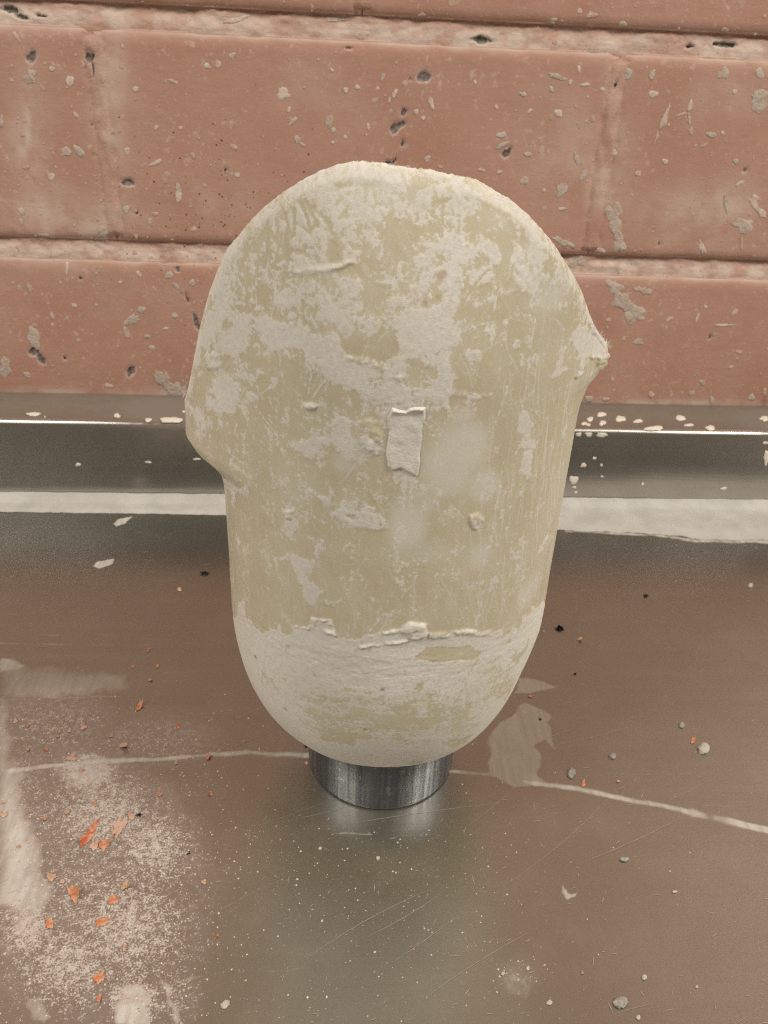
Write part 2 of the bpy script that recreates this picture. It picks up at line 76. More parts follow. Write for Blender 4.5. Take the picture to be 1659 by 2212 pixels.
WALL_SPLASH = [([-1658,2395,35,1,-6,-33],'g'),([-534,2709,61,14,2,-12],'w'),([-1449,2383,22,-7,-12,-22],'w'),([-1523,2027,20,15,17,-22],'g'),([-1452,2035,17,14,24,-26],'g'),([-641,2497,20,1,-1,-18],'w'),([-560,2542,19,7,5,-12],'w'),([-698,2487,11,8,13,-14],'w'),([-1098,2359,17,1,-1,-13],'w'),([-869,2174,12,0,-1,-10],'w'),([-891,2405,29,-6,-3,-9],'w'),([-1324,1844,20,1,-2,-17],'g'),([-1257,1993,16,1,-2,-15],'w'),([-1855,2168,12,0,-6,-32],'g'),([-1697,2584,9,5,12,-25],'w'),([-1760,2375,12,0,-2,-10],'w'),([-817,2740,20,-4,-4,-10],'g'),([-574,2086,20,-8,-7,-12],'w'),([-564,1937,16,1,-1,-14],'g'),([-1441,2219,10,7,11,-14],'w'),([-1760,1936,21,4,0,-10],'w'),([-1535,2440,15,1,-2,-13],'w'),([-1181,2042,15,7,7,-19],'w'),([-1026,1986,39,16,4,-11],'w'),([-909,1852,14,5,9,-29],'g'),([-1007,2171,11,-3,-7,-14],'w'),([-1629,1890,19,1,-4,-22],'w'),([-1273,2139,34,1,-2,-19],'g'),([-811,2032,12,4,5,-17],'g'),([-756,1874,13,-4,-4,-8],'w'),([-288,2368,37,1,-1,-27],'w'),([145,2668,40,2,1,-19],'w'),([61,2399,16,1,0,-14],'w'),([124,2417,14,1,0,-13],'w'),([-257,2290,10,-2,-5,-16],'w'),([-235,2232,10,-7,-20,-22],'w'),([-29,2238,23,1,0,-36],'g'),([-9,2193,16,1,0,-14],'g'),([-212,2138,16,9,11,-17],'g'),([-183,2113,18,-11,-5,-7],'g'),([-125,2782,8,2,4,-18],'w'),([335,2392,12,-3,-8,-23],'w'),([238,2414,12,0,0,-11],'w'),([462,2306,14,1,1,-14],'w'),([545,2352,15,4,12,-31],'w'),([505,2276,13,0,1,-11],'w'),([962,2204,32,1,2,-17],'g'),([973,2150,42,20,7,-10],'g'),([192,2221,10,0,1,-20],'w'),([466,2773,21,1,1,-12],'w'),([785,2467,9,0,1,-13],'w'),([620,2022,13,0,1,-10],'w'),([866,2014,23,-3,-1,-10],'w'),([976,2006,17,1,1,-12],'g'),([542,2063,16,-5,-6,-20],'g'),([61,2161,12,0,0,-11],'w'),([-10,2130,11,0,0,-10],'w'),([307,2358,8,-2,-4,-14],'w'),([918,2349,13,0,1,-11],'w'),([265,2472,10,-4,-9,-19],'g'),([6,2735,63,-2,-1,-10],'g'),([428,2014,19,1,1,-10],'g'),([-17,2495,7,6,9,-9],'w'),([1183,2781,22,4,4,-10],'w'),([1320,2829,12,-4,-5,-13],'w'),([1392,2812,38,6,4,-11],'w'),([1571,2778,23,5,6,-14],'g'),([2153,2773,23,1,3,-13],'w'),([2195,2566,31,12,17,-24],'g'),([2456,2441,74,3,15,-53],'g'),([2404,2574,25,1,8,-26],'g'),([1062,2418,20,-2,-1,-12],'g'),([1280,2330,27,-7,-5,-18],'w'),([1485,2306,12,0,3,-19],'w'),([1907,2327,15,-3,-11,-72],'w'),([1878,2223,5,-1,-5,-35],'w'),([2039,2397,14,-3,-4,-28],'w'),([2051,2329,8,1,10,-29],'w'),([2075,2268,14,3,9,-19],'w'),([1999,2351,28,10,4,-7],'w'),([1423,2097,13,4,16,-34],'g'),([1483,2007,14,-7,-20,-35],'g'),([1561,2102,20,-9,-7,-16],'w'),([2202,2252,32,1,4,-15],'g'),([2267,2264,10,0,3,-12],'w'),([2283,2478,12,8,9,-9],'w'),([1809,2027,19,1,3,-15],'w'),([1646,2544,27,-7,-6,-28],'g'),([1811,2448,27,1,4,-20],'w'),([1363,2555,11,0,3,-17],'w'),([1410,2480,30,3,2,-8],'w'),([1247,2512,53,-10,-2,-12],'g'),([1323,2488,11,-3,-3,-13],'w'),([1516,2461,14,1,2,-11],'w'),([1786,2543,16,-2,0,-28],'g'),([1638,2135,21,1,3,-19],'w'),([1132,2108,22,-6,-4,-14],'g'),([1132,1963,28,1,3,-21],'g'),([1362,1918,30,1,7,-42],'g'),([1958,2099,19,1,3,-15],'w'),([1113,2335,15,11,6,-6],'w'),([2385,2114,17,1,4,-15],'g'),([2173,2196,16,12,7,-7],'g'),([2443,1994,21,17,9,-8],'w'),([1255,1914,13,0,2,-11],'w'),([1223,2449,8,5,12,-14],'w'),([-1379,1593,21,7,8,-40],'g'),([-1372,1538,11,3,4,-26],'g'),([-1286,1666,22,5,3,-29],'g'),([-1893,947,39,16,11,-54],'g'),([-1885,885,26,10,5,-30],'g'),([-1863,1248,15,5,4,-28],'g'),([-2107,725,44,9,-2,-60],'g'),([-1101,653,40,29,42,-74],'g'),([-1035,598,41,25,17,-38],'g'),([-1270,1059,51,35,12,-21],'g'),([-1309,979,20,8,9,-37],'g'),([-1199,1130,25,1,-2,-22],'g'),([-1192,1350,10,7,12,-20],'w'),([-872,1305,23,1,-2,-20],'g'),([-1611,1143,18,-3,-4,-12],'w'),([-1756,1077,14,4,2,-25],'g'),([-1763,1018,12,0,-2,-12],'w'),([-1182,957,19,0,-2,-14],'g'),([-1063,1011,20,5,1,-10],'w'),([-996,1096,20,12,8,-16],'g'),([-1011,1347,26,18,10,-16],'g'),([-975,1285,23,-17,-8,-11],'g'),([-1845,1633,13,0,-3,-19],'g'),([-1830,1694,16,6,4,-21],'w'),([-1728,1559,32,-5,-4,-12],'w'),([-1225,1725,19,1,-3,-25],'g'),([-840,1626,18,1,-1,-16],'w'),([-1619,920,14,0,-2,-13],'g'),([-1622,1370,11,0,-6,-41],'w'),([-1978,683,22,-6,-8,-18],'g'),([-1466,619,31,-4,-3,-13],'w'),([-1161,884,21,0,-2,-16],'g'),([-913,1808,17,1,-3,-35],'w'),([-1093,1664,16,6,4,-16],'g'),([-1477,1149,10,0,-2,-15],'g'),([-1311,1297,13,0,-1,-9],'w'),([-1057,1704,18,1,-1,-11],'w'),([1706,1799,47,2,11,-59],'g'),([1741,1704,43,7,25,-72],'g'),([1776,1614,34,4,17,-58],'g'),([1525,1498,50,10,14,-40],'g'),([1418,1620,74,-33,-6,-15],'g'),([1795,1351,29,29,41,-38],'g'),([1872,1256,40,37,56,-55],'g'),([1961,1177,38,39,51,-48],'g'),([1838,1456,32,1,8,-39],'w'),([1660,1577,39,-4,0,-14],'w'),([2021,998,36,14,10,-19],'g'),([1898,731,13,0,4,-22],'g'),([2531,722,19,0,6,-24],'g'),([2189,627,19,0,6,-28],'g'),([2196,1156,19,13,8,-10],'w'),([2383,1169,9,-3,-4,-42],'w'),([2623,1212,14,-8,-11,-24],'w'),([2420,1243,13,0,3,-12],'w'),([2576,1124,64,5,3,-9],'w'),([2305,1614,14,4,26,-48],'w'),([2617,1837,12,13,44,-36],'w'),([2535,1753,70,2,11,-41],'g'),([2553,1646,8,0,11,-42],'w'),([2560,1899,22,14,25,-27],'w'),([2392,1877,15,1,15,-55],'g'),([1945,1346,23,7,8,-17],'g'),([2002,1334,36,1,6,-26],'g'),([1761,588,33,1,4,-22],'g'),([1877,586,25,0,3,-18],'g'),([2905,621,22,0,7,-26],'g'),([2992,664,20,0,9,-30],'g'),([2626,595,20,0,7,-26],'g'),([2472,643,20,9,10,-17],'g'),([1794,1141,18,0,2,-13],'g'),([2700,837,17,9,6,-9],'w'),([2728,944,21,0,4,-15],'w'),([1383,1813,25,1,2,-11],'w')]
WALL_DUST = [([-1572,1589,435,14,-33,-218],0.5),([-1726,2086,128,5,-57,-322],0.4),([-1722,2110,36,1,-30,-170],0.8),([-1765,2013,52,2,-13,-73],0.7),([-1690,1690,241,8,-26,-159],0.5),([-1242,2268,102,4,-56,-437],0.45),([-1264,2197,46,2,-47,-367],0.5),([-975,2654,294,12,-5,-47],0.6),([-261,2684,1003,42,-1,-30],0.35),([1630,1956,169,6,29,-157],0.5),([1616,2329,76,3,51,-270],0.35),([2214,1789,350,11,47,-192],0.4),([2425,1877,174,6,36,-134],0.5),([-1879,554,419,8,-8,-46],0.6),([-1218,567,425,9,-4,-39],0.5),([2345,564,727,14,8,-34],0.6),([-658,1801,244,8,-9,-157],0.25),([1432,2127,332,12,51,-308],0.25),([2218,2447,217,8,37,-143],0.2),([-61,2382,519,20,1,-236],0.12),([-1207,1212,342,9,-19,-177],0.2)]
LEDGE_SPLASH = [[-1841,4688,39,2,9,-29],[-1337,4688,20,1,7,-29],[-1134,4598,20,1,5,-25],[-992,4608,59,2,9,-53],[-1763,4649,5,0,4,-12],[-939,4766,12,1,2,-15],[1790,4844,27,1,-12,-40],[1690,4759,23,1,-10,-35],[1898,4774,32,1,-16,-52],[2317,4805,31,1,-19,-49],[1757,4702,21,1,-11,-38],[2007,4740,32,1,-9,-26],[1633,4686,18,1,-7,-25],[1653,4666,14,1,-6,-21],[2330,4689,36,1,-8,-19],[2903,4821,28,1,-22,-45],[2078,4602,62,2,-12,-33],[2457,4652,36,1,-12,-30]]
FACE_SPLASH = [[-1593,264,15,0,-2,-13],[-1156,287,20,0,-1,-7],[-852,313,24,0,-1,-7],[1728,528,40,1,4,-20],[1642,527,26,0,3,-15],[1578,526,21,0,2,-13],[1645,307,17,0,3,-18],[1709,358,11,0,2,-11],[1764,309,9,0,2,-10],[1783,225,10,0,1,-7],[1597,197,35,0,4,-26],[1610,143,14,0,1,-9],[1625,105,13,0,1,-9],[2069,172,11,0,2,-11],[2631,146,22,0,3,-11],[2862,382,18,0,17,-58],[2827,486,21,0,3,-11]]
FLOOR_POLY = [(0.62,0.8,[(923,2904),(980,2903),(1080,2846),(1110,2829),(956,2791),(866,2784)]),(0.6,0.9,[(819,2656),(900,2737),(987,2684),(1023,2632),(977,2596),(1014,2444),(993,2444),(955,2499),(901,2466),(920,2393),(873,2317),(898,2253),(740,2241),(675,2308),(707,2529)]),(0.35,1.5,[(-309,2620),(-142,2535),(-82,2403),(-136,2378),(-369,2407)]),(0.75,0.7,[(-1581,3059),(-1510,3042),(-1426,3000),(-1464,2968),(-1546,2960)]),(0.85,0.3,[(-1347,3845),(-1334,3893),(-1243,3923),(-1237,3870),(-1303,3822)]),(0.85,0.3,[(-1343,4318),(-1328,4375),(-1242,4405),(-1266,4320),(-1320,4283)]),(0.6,6.0,[(-1570,3028),(-1301,2994),(-944,2943),(-892,2801),(-1234,2768),(-1479,2770)]),(0.8,8.0,[(-1523,2837),(-1447,2746),(-1304,2421),(-1177,2185),(-1065,1995),(-958,1752),(-1006,1686),(-1153,1757)]),(0.45,6.0,[(-1169,2419),(-980,2416),(-859,2224),(-955,2181),(-1088,2273)]),(0.8,0.5,[(849,1799),(864,1776),(876,1757),(911,1774),(891,1748),(853,1730),(843,1758)]),(0.4,1.5,[(564,1475),(622,1496),(665,1442),(648,1399),(581,1401)]),(0.85,1.0,[(-652,1410),(-615,1437),(-552,1407),(-542,1353),(-639,1356)]),(0.6,1.2,[(-648,1488),(-596,1480),(-552,1442),(-584,1422),(-623,1437)]),(0.6,0.8,[(-534,1500),(-494,1477),(-440,1370),(-459,1356),(-493,1433)]),(0.5,1.5,[(-943,1447),(-891,1460),(-845,1403),(-863,1369),(-923,1385)]),(0.5,1.2,[(-1073,1727),(-1040,1718),(-1013,1660),(-1058,1661)]),(0.4,2.0,[(-1094,1678),(-1032,1628),(-1031,1582),(-1061,1582)]),(0.5,1.0,[(-1374,2472),(-1330,2421),(-1269,2276),(-1297,2254)])]
FLOOR_LINE = [(0.75,1.6,[(1501,4270),(1810,4247),(2076,4228)]),(0.85,2.6,[(2076,4228),(2293,4164),(2475,4166),(2837,4160)]),(0.8,1.7,[(-1298,2359),(-1122,2388),(-977,2404),(-733,2412),(-507,2429),(-353,2445),(-216,2430),(-83,2423)]),(0.7,1.4,[(484,2334),(657,2311),(843,2264)]),(0.8,1.6,[(843,2264),(1028,2223),(1295,2150),(1467,2097)]),(0.85,2.4,[(1467,2097),(1635,2043),(1797,1986)]),(0.34,1.0,[(-439,1496),(-278,1509),(-9,1514)]),(0.5,0.5,[(-1417,3233),(-1076,3233)]),(0.45,0.7,[(-1662,3166),(-1260,3157),(-888,3149)]),(0.4,0.6,[(-1619,3045),(-889,3100)]),(0.4,0.8,[(-1479,2770),(-890,2789)]),(0.5,0.5,[(127,2052),(161,2026)]),(0.55,0.8,[(46,2034),(170,2021)]),(0.5,0.4,[(1677,2515),(1926,2520)]),(0.45,0.4,[(1232,2518),(1360,2522)]),(0.45,0.4,[(1539,2277),(1653,2283)]),(0.4,0.4,[(1031,2310),(1187,2301)]),(0.35,0.3,[(-659,3944),(-606,3949)]),(0.4,0.6,[(1523,1960),(1658,1932)]),(0.3,0.9,[(1389,1729),(1531,1663)])]
FLOOR_POWDER = [([-983,2355,131,-2,28,-107],0.9),([-856,2135,283,-5,68,-280],0.5),([-651,1986,188,-4,44,-225],0.5),([-683,1678,264,-7,58,-259],0.5),([-833,1555,222,-6,52,-187],0.5),([-600,1432,86,-3,18,-83],0.8),([-1006,1686,107,-3,46,-142],0.6),([-1182,2229,107,-2,143,-440],0.3),([-754,2516,334,-4,39,-202],0.28),([-1194,2630,319,-4,70,-236],0.34),([-539,2264,260,-4,33,-220],0.14),([-813,1766,430,-11,129,-503],0.34),([-473,1442,87,-3,21,-123],0.35),([625,1468,92,-3,-15,-73],0.2),([154,1832,678,-16,-18,-479],0.06),([-254,1937,446,-10,18,-221],0.1)]
SEAL_EDGE = [(-2069,4446),(-1643,4442),(-1127,4440),(-676,4430),(-339,4413),(398,4362),(1134,4305),(1486,4270),(1814,4258),(2080,4239),(2254,4219),(2297,4175),(2480,4178),(2778,4170)]
DEBRIS = [('paint_flake', [-895, 2049, 16, -10, -19, -67], 'longest orange paint shaving, twisted and pointed, on the dusty left side of the steel top'),
 ('paint_flake', [-831, 1997, 21, -9, -2, -28], 'bright orange jagged paint flake beside the longest shaving'),
 ('paint_flake', [-792, 2074, 25, -13, -8, -50], 'broad pale pink paint flake right of the longest orange shaving'),
 ('paint_flake', [-866, 1992, 21, 4, 7, -18], 'small salmon paint flake tucked under the lower end of the longest shaving'),
 ('paint_flake', [-757, 2124, 16, 0, 3, -15], 'tan paint chip touching a black crumb, above the broad pale pink flake'),
 ('paint_flake', [-883, 1796, 18, 6, 23, -44], 'tall orange paint flake with a tan curl, below the longest shaving'),
 ('paint_flake', [-742, 1773, 21, -4, 2, -22], 'squat orange paint flake right of the tall orange flake'),
 ('paint_flake', [-763, 1692, 22, 12, 11, -17], 'dull brownish orange flat flake below the squat orange one'),
 ('paint_flake', [-724, 1503, 17, -9, -7, -21], 'orange paint flake in white powder near the bottom left of the steel top'),
 ('paint_flake', [-709, 1438, 9, -2, 1, -17], 'narrow orange paint sliver just above the bottom edge at lower left'),
 ('paint_flake', [-667, 1603, 9, -1, 2, -17], 'peach paint chip among white powder left of centre bottom'),
 ('paint_flake', [-715, 1827, 16, -13, -9, -18], 'thin curled cream paint peel in the dust right of the tall orange flake'),
 ('paint_flake', [-981, 1867, 15, 7, 9, -14], 'tan and orange paint chip at the left edge of the dust beside the pale swath'),
 ('paint_flake', [-935, 1688, 15, -5, -1, -18], 'faint orange flake half buried in powder above the lower left clumps'),
 ('paint_flake', [-851, 2723, 15, -9, -4, -34], 'upright orange paint chip standing alone left of the socket'),
 ('paint_flake', [-891, 3111, 11, 0, 3, -17], 'small red-orange paint chip at the end of a pale streak left of the socket'),
 ('paint_flake', [-659, 2596, 10, 0, 3, -17], 'round orange paint crumb alone between the dust and the socket'),
 ('paint_flake', [-441, 1835, 11, 0, 2, -11], 'cream square paint chip alone on bare steel below the dust'),
 ('paint_flake', [-505, 2419, 10, -4, -3, -19], 'orange paint chip sitting on the white water line left of the cylinder'),
 ('paint_flake', [-1067, 2601, 16, 0, 6, -22], 'orange brown paint chip in sparse dust above the pink powder pile'),
 ('paint_flake', [-1067, 2422, 21, 5, 6, -15], 'pale pink flat paint flake on the upper rim of the pink powder pile'),
 ('paint_flake', [-867, 2486, 22, -8, 1, -23], 'pale salmon paint flake in the dust right of the pink powder pile'),
 ('paint_flake', [1055, 2251, 9, -2, -8, -19], 'orange paint chip on the white water line right of the cylinder'),
 ('paint_flake', [1293, 3188, 15, 0, -6, -22], 'round peach paint crumb below the black lint right of the socket'),
 ('paint_flake', [1616, 2485, 8, -5, -16, -23], 'orange paint chip beside the big grey plaster crumb at right'),
 ('plaster_crumb', [1641, 2433, 27, -16, -29, -42], 'largest pale plaster crumb, knobbly, beside an orange chip at right'),
 ('plaster_crumb', [1222, 2399, 22, 0, -7, -23], 'grey plaster crumb between the white film and the largest crumb at right'),
 ('plaster_crumb', [1019, 2308, 22, -6, -14, -36], 'lumpy grey plaster crumb with a bluish top just above the right water line'),
 ('plaster_crumb', [1598, 2575, 19, 0, -9, -23], 'small grey plaster crumb above the largest pale crumb'),
 ('plaster_crumb', [2428, 3672, 22, 0, -15, -32], 'white plaster crumb near the right edge below the sealant strip'),
 ('plaster_crumb', [1115, 1893, 23, -1, -5, -16], 'flat grey plaster crumb with faint scratches in the middle right of the steel top'),
 ('plaster_crumb', [937, 1374, 31, -1, -8, -25], 'biggest grey lump of plaster near the bottom right'),
 ('plaster_crumb', [708, 1383, 13, 0, -3, -11], 'bright white round plaster bead left of the biggest grey lump'),
 ('plaster_crumb', [1041, 1453, 12, 0, -4, -12], 'white plaster bead above and right of the biggest grey lump'),
 ('plaster_crumb', [979, 1329, 10, 0, -3, -10], 'white plaster bead at the bottom edge right of the biggest grey lump'),
 ('plaster_crumb', [1257, 1756, 14, 0, -3, -7], 'oblong cream plaster grain at middle right'),
 ('plaster_crumb', [-315, 1408, 17, 10, 9, -14], 'flat pale plaster crumb near the bottom left of centre'),
 ('plaster_crumb', [-631, 2017, 9, 0, 2, -10], 'bright white plaster grain at the right edge of the dust'),
 ('plaster_crumb', [-29, 1966, 9, 0, 0, -10], 'square white plaster grain in front of the cylinder at left'),
 ('plaster_crumb', [185, 1920, 10, 0, -1, -12], 'ragged white plaster grain in front of the cylinder'),
 ('plaster_crumb', [661, 1494, 9, 0, -2, -11], 'white plaster bead in powder left of the biggest grey lump'),
 ('plaster_crumb', [576, 1479, 9, 0, -2, -9], 'white plaster bead left of the powder patch near the bottom'),
 ('plaster_crumb', [840, 1475, 8, 0, -2, -8], 'tiny white bead above the biggest grey lump'),
 ('plaster_crumb', [1204, 1418, 8, 0, -3, -7], 'tiny white bead near the bottom right corner'),
 ('lint', [1207, 3272, 25, 0, -9, -38], 'black scrap of lint right of the socket'),
 ('lint', [-709, 3772, 23, 0, 5, -36], 'dark tuft of lint left of the socket below the sealant'),
 ('lint', [1774, 3570, 13, 0, -9, -26], 'thin black speck of lint at right below the sealant'),
 ('lint', [-731, 2128, 11, 0, 3, -13], 'black crumb touching the tan paint chip'),
 ('lint', [-515, 1955, 7, 0, 2, -12], 'small dark speck on bare steel right of the dust'),
 ('lint', [-98, 2478, 12, 0, 0, -16], 'black crumb stuck against the top left of the steel cylinder'),
 ('lint', [1197, 2926, 7, 0, -4, -13], 'tiny dark speck below the black lint right of the socket'),
 ('lint', [956, 2620, 6, 0, -3, -12], 'tiny dark speck on the white plaster film right of the socket'),
 ('paint_crumb', [-1159, 2545, 12, 0, 4, -13], None),
 ('paint_crumb', [-1367, 2637, 12, 0, 4, -13], None),
 ('paint_crumb', [-1305, 2609, 10, 0, 4, -11], None),
 ('paint_crumb', [-939, 2988, 11, 0, 3, -13], None),
 ('paint_crumb', [-823, 3616, 12, 0, 3, -17], None),
 ('paint_crumb', [-368, 1633, 8, 0, 1, -6], None),
 ('paint_crumb', [-470, 2228, 13, 0, 2, -13], None),
 ('paint_crumb', [-1119, 2574, 10, 0, 3, -11], None),
 ('paint_crumb', [-838, 2894, 11, 0, 2, -13], None),
 ('paint_crumb', [-1184, 2470, 11, 0, 4, -12], None),
 ('paint_crumb', [-1008, 2149, 12, 0, 3, -12], None),
 ('paint_crumb', [-1086, 2118, 10, 0, 3, -10], None),
 ('paint_crumb', [-939, 1849, 10, 0, 3, -9], None),
 ('paint_crumb', [-912, 2184, 11, 0, 3, -11], None),
 ('paint_crumb', [-1011, 2355, 11, 0, 3, -12], None),
 ('paint_crumb', [-670, 2227, 11, 0, 2, -11], None),
 ('paint_crumb', [-1269, 2197, 11, 0, 4, -11], None),
 ('paint_crumb', [-1244, 2142, 16, 0, 5, -15], None),
 ('paint_crumb', [-1140, 1996, 8, 0, 3, -8], None),
 ('paint_crumb', [-93, 2380, 10, 0, 0, -10], None),
 ('paint_crumb', [-634, 2386, 10, 0, 2, -10], None),
 ('paint_crumb', [1206, 2263, 8, 0, -2, -8], None),
 ('paint_crumb', [941, 2770, 9, 0, -2, -10], None),
 ('paint_crumb', [-935, 2545, 12, 0, 3, -13], None),
 ('paint_crumb', [-1260, 2471, 9, 0, 3, -10], None),
 ('paint_crumb', [-824, 2991, 11, 0, 3, -13], None)]
STAINS = [(3.5, 122.7, 1.4, 0.55), (0.2, 116.10000000000001, 1.0, 0.4), (3.0, 118.0, 0.8, 0.3), (3.7, -29.900000000000002, 0.6, 0.5), (-52.5, -9.8, 1.1, 0.85), (-35.5, -9.4, 0.6, 0.8), (-39.2, -25.900000000000002, 1.1, 0.5), (-9.0, -23.5, 0.8, 0.75), (-4.5, -4.7, 0.6, 0.75), (-4.2, -4.7, 0.7, 0.75), (8.0, 3.1, 1.0, 0.3), (-5.800000000000001, 121.9, 0.5, 0.4), (-7.0, 55.5, 0.5, 0.7)]
BASE_L = [(.0, .0574), (.04, .0580), (.06, .0580), (.093, .0575), (.25, .0577)]
BASE_R = [(.0, .0570), (.03, .0572), (.05, .0555), (.07, .0556), (.085, .0574), (.25, .0574)]
FLARE_L = [(.132, 0), (.1367, .0003), (.1419, .0016), (.1449, .0038), (.147, .0066), (.1490, .0095), (.152, .0112), (.158, .0108), (.20, .0085), (.25, .006)]
FLARE_R = [(.165, 0), (.1686, .0003), (.1712, .001), (.175, .0022), (.1774, .0036), (.1786, .0052), (.1816, .0068), (.1850, .0068), (.21, .005), (.25, .004)]
# ---- socket surface: (angle, height) -> point -------------------------------------------
CX, CY, BD = .0215, .246, .0585          # axis and depth of the cup
Z0, HB, NB = .0193, .0725, 2.45           # distal end height, bowl height, bowl roundness
EXP = 2.12
def smooth(a, b, x):
    t = np.clip((x-a)/(b-a), 0, 1); return t*t*(3-2*t)
def lat(z, tab):
    return np.interp(z, [r[0] for r in tab], [r[1] for r in tab])
def bowl(z):                              # 0..1 width factor of the rounded end
    t = np.clip((z-Z0)/HB, 0, 1)
    return np.where(t >= 1, 1., (1-(1-t)**NB)**(1/NB))
def socket_point(th, z, inset=0.):
    """th radians (0 = towards the front), z metres"""
    s, c = np.sin(th), np.cos(th)
    g = bowl(z)
    deg = np.degrees(np.abs(th))
    win = smooth(38, 84, deg)*(1-smooth(120, 172, deg))
    fl = np.where(s < 0, lat(z, FLARE_L), lat(z, FLARE_R))
    hw = np.where(s < 0, lat(z, BASE_L), lat(z, BASE_R))
    hw = hw*g + fl*win - inset
    bd = (BD + .35*fl*win)*g - inset
    x = CX + hw*np.sign(s)*np.abs(s)**(2/EXP)
    y = CY - bd*np.sign(c)*np.abs(c)**(2/EXP)
    top = np.clip((z-.185)/.05, 0, 2)
    y = y + .009*top*top*np.clip(c, 0, 1)
    return np.stack([x, y, z+0*x], -1)
# ---------------------------------------------------------------- numpy helpers
def _hash(ix, iy, iz, seed):
    h = (ix*374761393 + iy*668265263 + iz*2147483647 + seed*974634777) & 0xffffffff
    h = ((h ^ (h >> 13))*1274126177) & 0xffffffff
    h = ((h ^ (h >> 16))*2246822519) & 0xffffffff
    return ((h ^ (h >> 15)) & 0xffffff)/16777215.
def vnoise(P, f, seed=0):
    P = np.asarray(P, float)*f + 1000.
    I = np.floor(P).astype(np.int64); F = P-I; F = F*F*(3-2*F)
    r = 0
    for dx in (0, 1):
        wx = F[..., 0] if dx else 1-F[..., 0]
        for dy in (0, 1):
            wy = F[..., 1] if dy else 1-F[..., 1]
            for dz in (0, 1):
                wz = F[..., 2] if dz else 1-F[..., 2]
                r = r + wx*wy*wz*_hash(I[..., 0]+dx, I[..., 1]+dy, I[..., 2]+dz, seed)
    return r
def fbm(P, f, seed=0, n=3, g=.5):
    r = 0; a = 1; t = 0
    for k in range(n):
        r = r + a*vnoise(P, f*2.03**k, seed+k*17); t += a; a *= g
    return r/t
def sd_poly(X, Y, pts):
    pts = np.asarray(pts, float); n = len(pts)
    d2 = np.full(X.shape, 1e18); ins = np.zeros(X.shape, bool)
    for i in range(n):
        x0, y0 = pts[i]; x1, y1 = pts[(i+1) % n]
        ex, ey = x1-x0, y1-y0
        t = np.clip(((X-x0)*ex+(Y-y0)*ey)/(ex*ex+ey*ey+1e-12), 0, 1)
        d2 = np.minimum(d2, (X-x0-t*ex)**2+(Y-y0-t*ey)**2)
        mm = ((y0 > Y) != (y1 > Y)) & (X < ex*(Y-y0)/(ey+(1e-12 if ey >= 0 else -1e-12))+x0)
        ins ^= mm
    return np.where(ins, 1, -1)*np.sqrt(d2)
def d_line(X, Y, pts):
    d2 = np.full(X.shape, 1e18)
    for i in range(len(pts)-1):
        x0, y0 = pts[i]; x1, y1 = pts[i+1]
        ex, ey = x1-x0, y1-y0
        t = np.clip(((X-x0)*ex+(Y-y0)*ey)/(ex*ex+ey*ey+1e-12), 0, 1)
        d2 = np.minimum(d2, (X-x0-t*ex)**2+(Y-y0-t*ey)**2)
    return np.sqrt(d2)
def near(X, Y, pts, mrg):
    p = np.asarray(pts, float)
    return np.nonzero((X > p[:, 0].min()-mrg) & (X < p[:, 0].max()+mrg) & (Y > p[:, 1].min()-mrg) & (Y < p[:, 1].max()+mrg))[0]

# ---------------------------------------------------------------- object helpers
ORG = {}
def empty(name, loc, label=None, cat=None, group=None, parent=None):
    o = bpy.data.objects.new(name, None); COL.objects.link(o)
    o.empty_display_size = .02
    o.location = loc; ORG[o] = Vector(loc)
    tag(o, label, cat, group)
    return o
def tag(o, label=None, cat=None, group=None, kind=None):
    if label: o['label'] = label
    if cat: o['category'] = cat
    if group: o['group'] = group
    if kind: o['kind'] = kind
    return o
def mesh_data(name, V, F, smooth=True, attrs=None):
    """V (n,3); F (m,k) one face size, or list of such arrays"""
    me = bpy.data.meshes.new(name)
    V = np.asarray(V, np.float32)
    Fs = F if isinstance(F, list) else [F]
    Fs = [np.asarray(f, np.int32) for f in Fs if len(f)]
    me.vertices.add(len(V)); me.vertices.foreach_set('co', V.ravel())
    nl = sum(f.size for f in Fs); npoly = sum(len(f) for f in Fs)
    me.loops.add(nl); me.polygons.add(npoly)
    me.loops.foreach_set('vertex_index', np.concatenate([f.ravel() for f in Fs]))
    st = []; s = 0
    for f in Fs:
        st.append(s+np.arange(len(f))*f.shape[1]); s += f.size
    me.polygons.foreach_set('loop_start', np.concatenate(st).astype(np.int32))
    me.update(calc_edges=True)
    me.polygons.foreach_set('use_smooth', np.full(npoly, smooth, bool))
    for k, a in (attrs or {}).items():
        at = me.attributes.new(k, 'FLOAT', 'POINT'); at.data.foreach_set('value', np.asarray(a, np.float32).ravel())
    me.validate(verbose=False)
    return me
def obj(name, V, F, mat, parent=None, origin=None, smooth=True, attrs=None, kind=None):
    V = np.asarray(V, float)
    if origin is None: origin = V.mean(0) if parent is None else tuple(V.mean(0))
    me = mesh_data(name, V-np.asarray(origin), F, smooth, attrs)
    me.materials.append(mat)
    o = bpy.data.objects.new(name, me); COL.objects.link(o)
    ORG[o] = Vector(origin)
    if parent is not None:
        o.parent = parent; o.location = ORG[o]-ORG[parent]
    else: o.location = origin
    if kind: o['kind'] = kind
    return o
def grid_faces(r, c, wrap=False):
    i = np.arange(r-1)[:, None]*c; j = np.arange(c if wrap else c-1)[None, :]
    j2 = (j+1) % c
    return np.stack([i+j, i+j2, i+c+j2, i+c+j], -1).reshape(-1, 4)
class Bag:                                # many small pieces in one mesh
    def __init__(s): s.V = []; s.F3 = []; s.n = 0
    def add(s, V, F):
        s.V.append(V); s.F3.append(np.asarray(F)+s.n); s.n += len(V)
    def out(s): return np.concatenate(s.V), np.concatenate(s.F3)
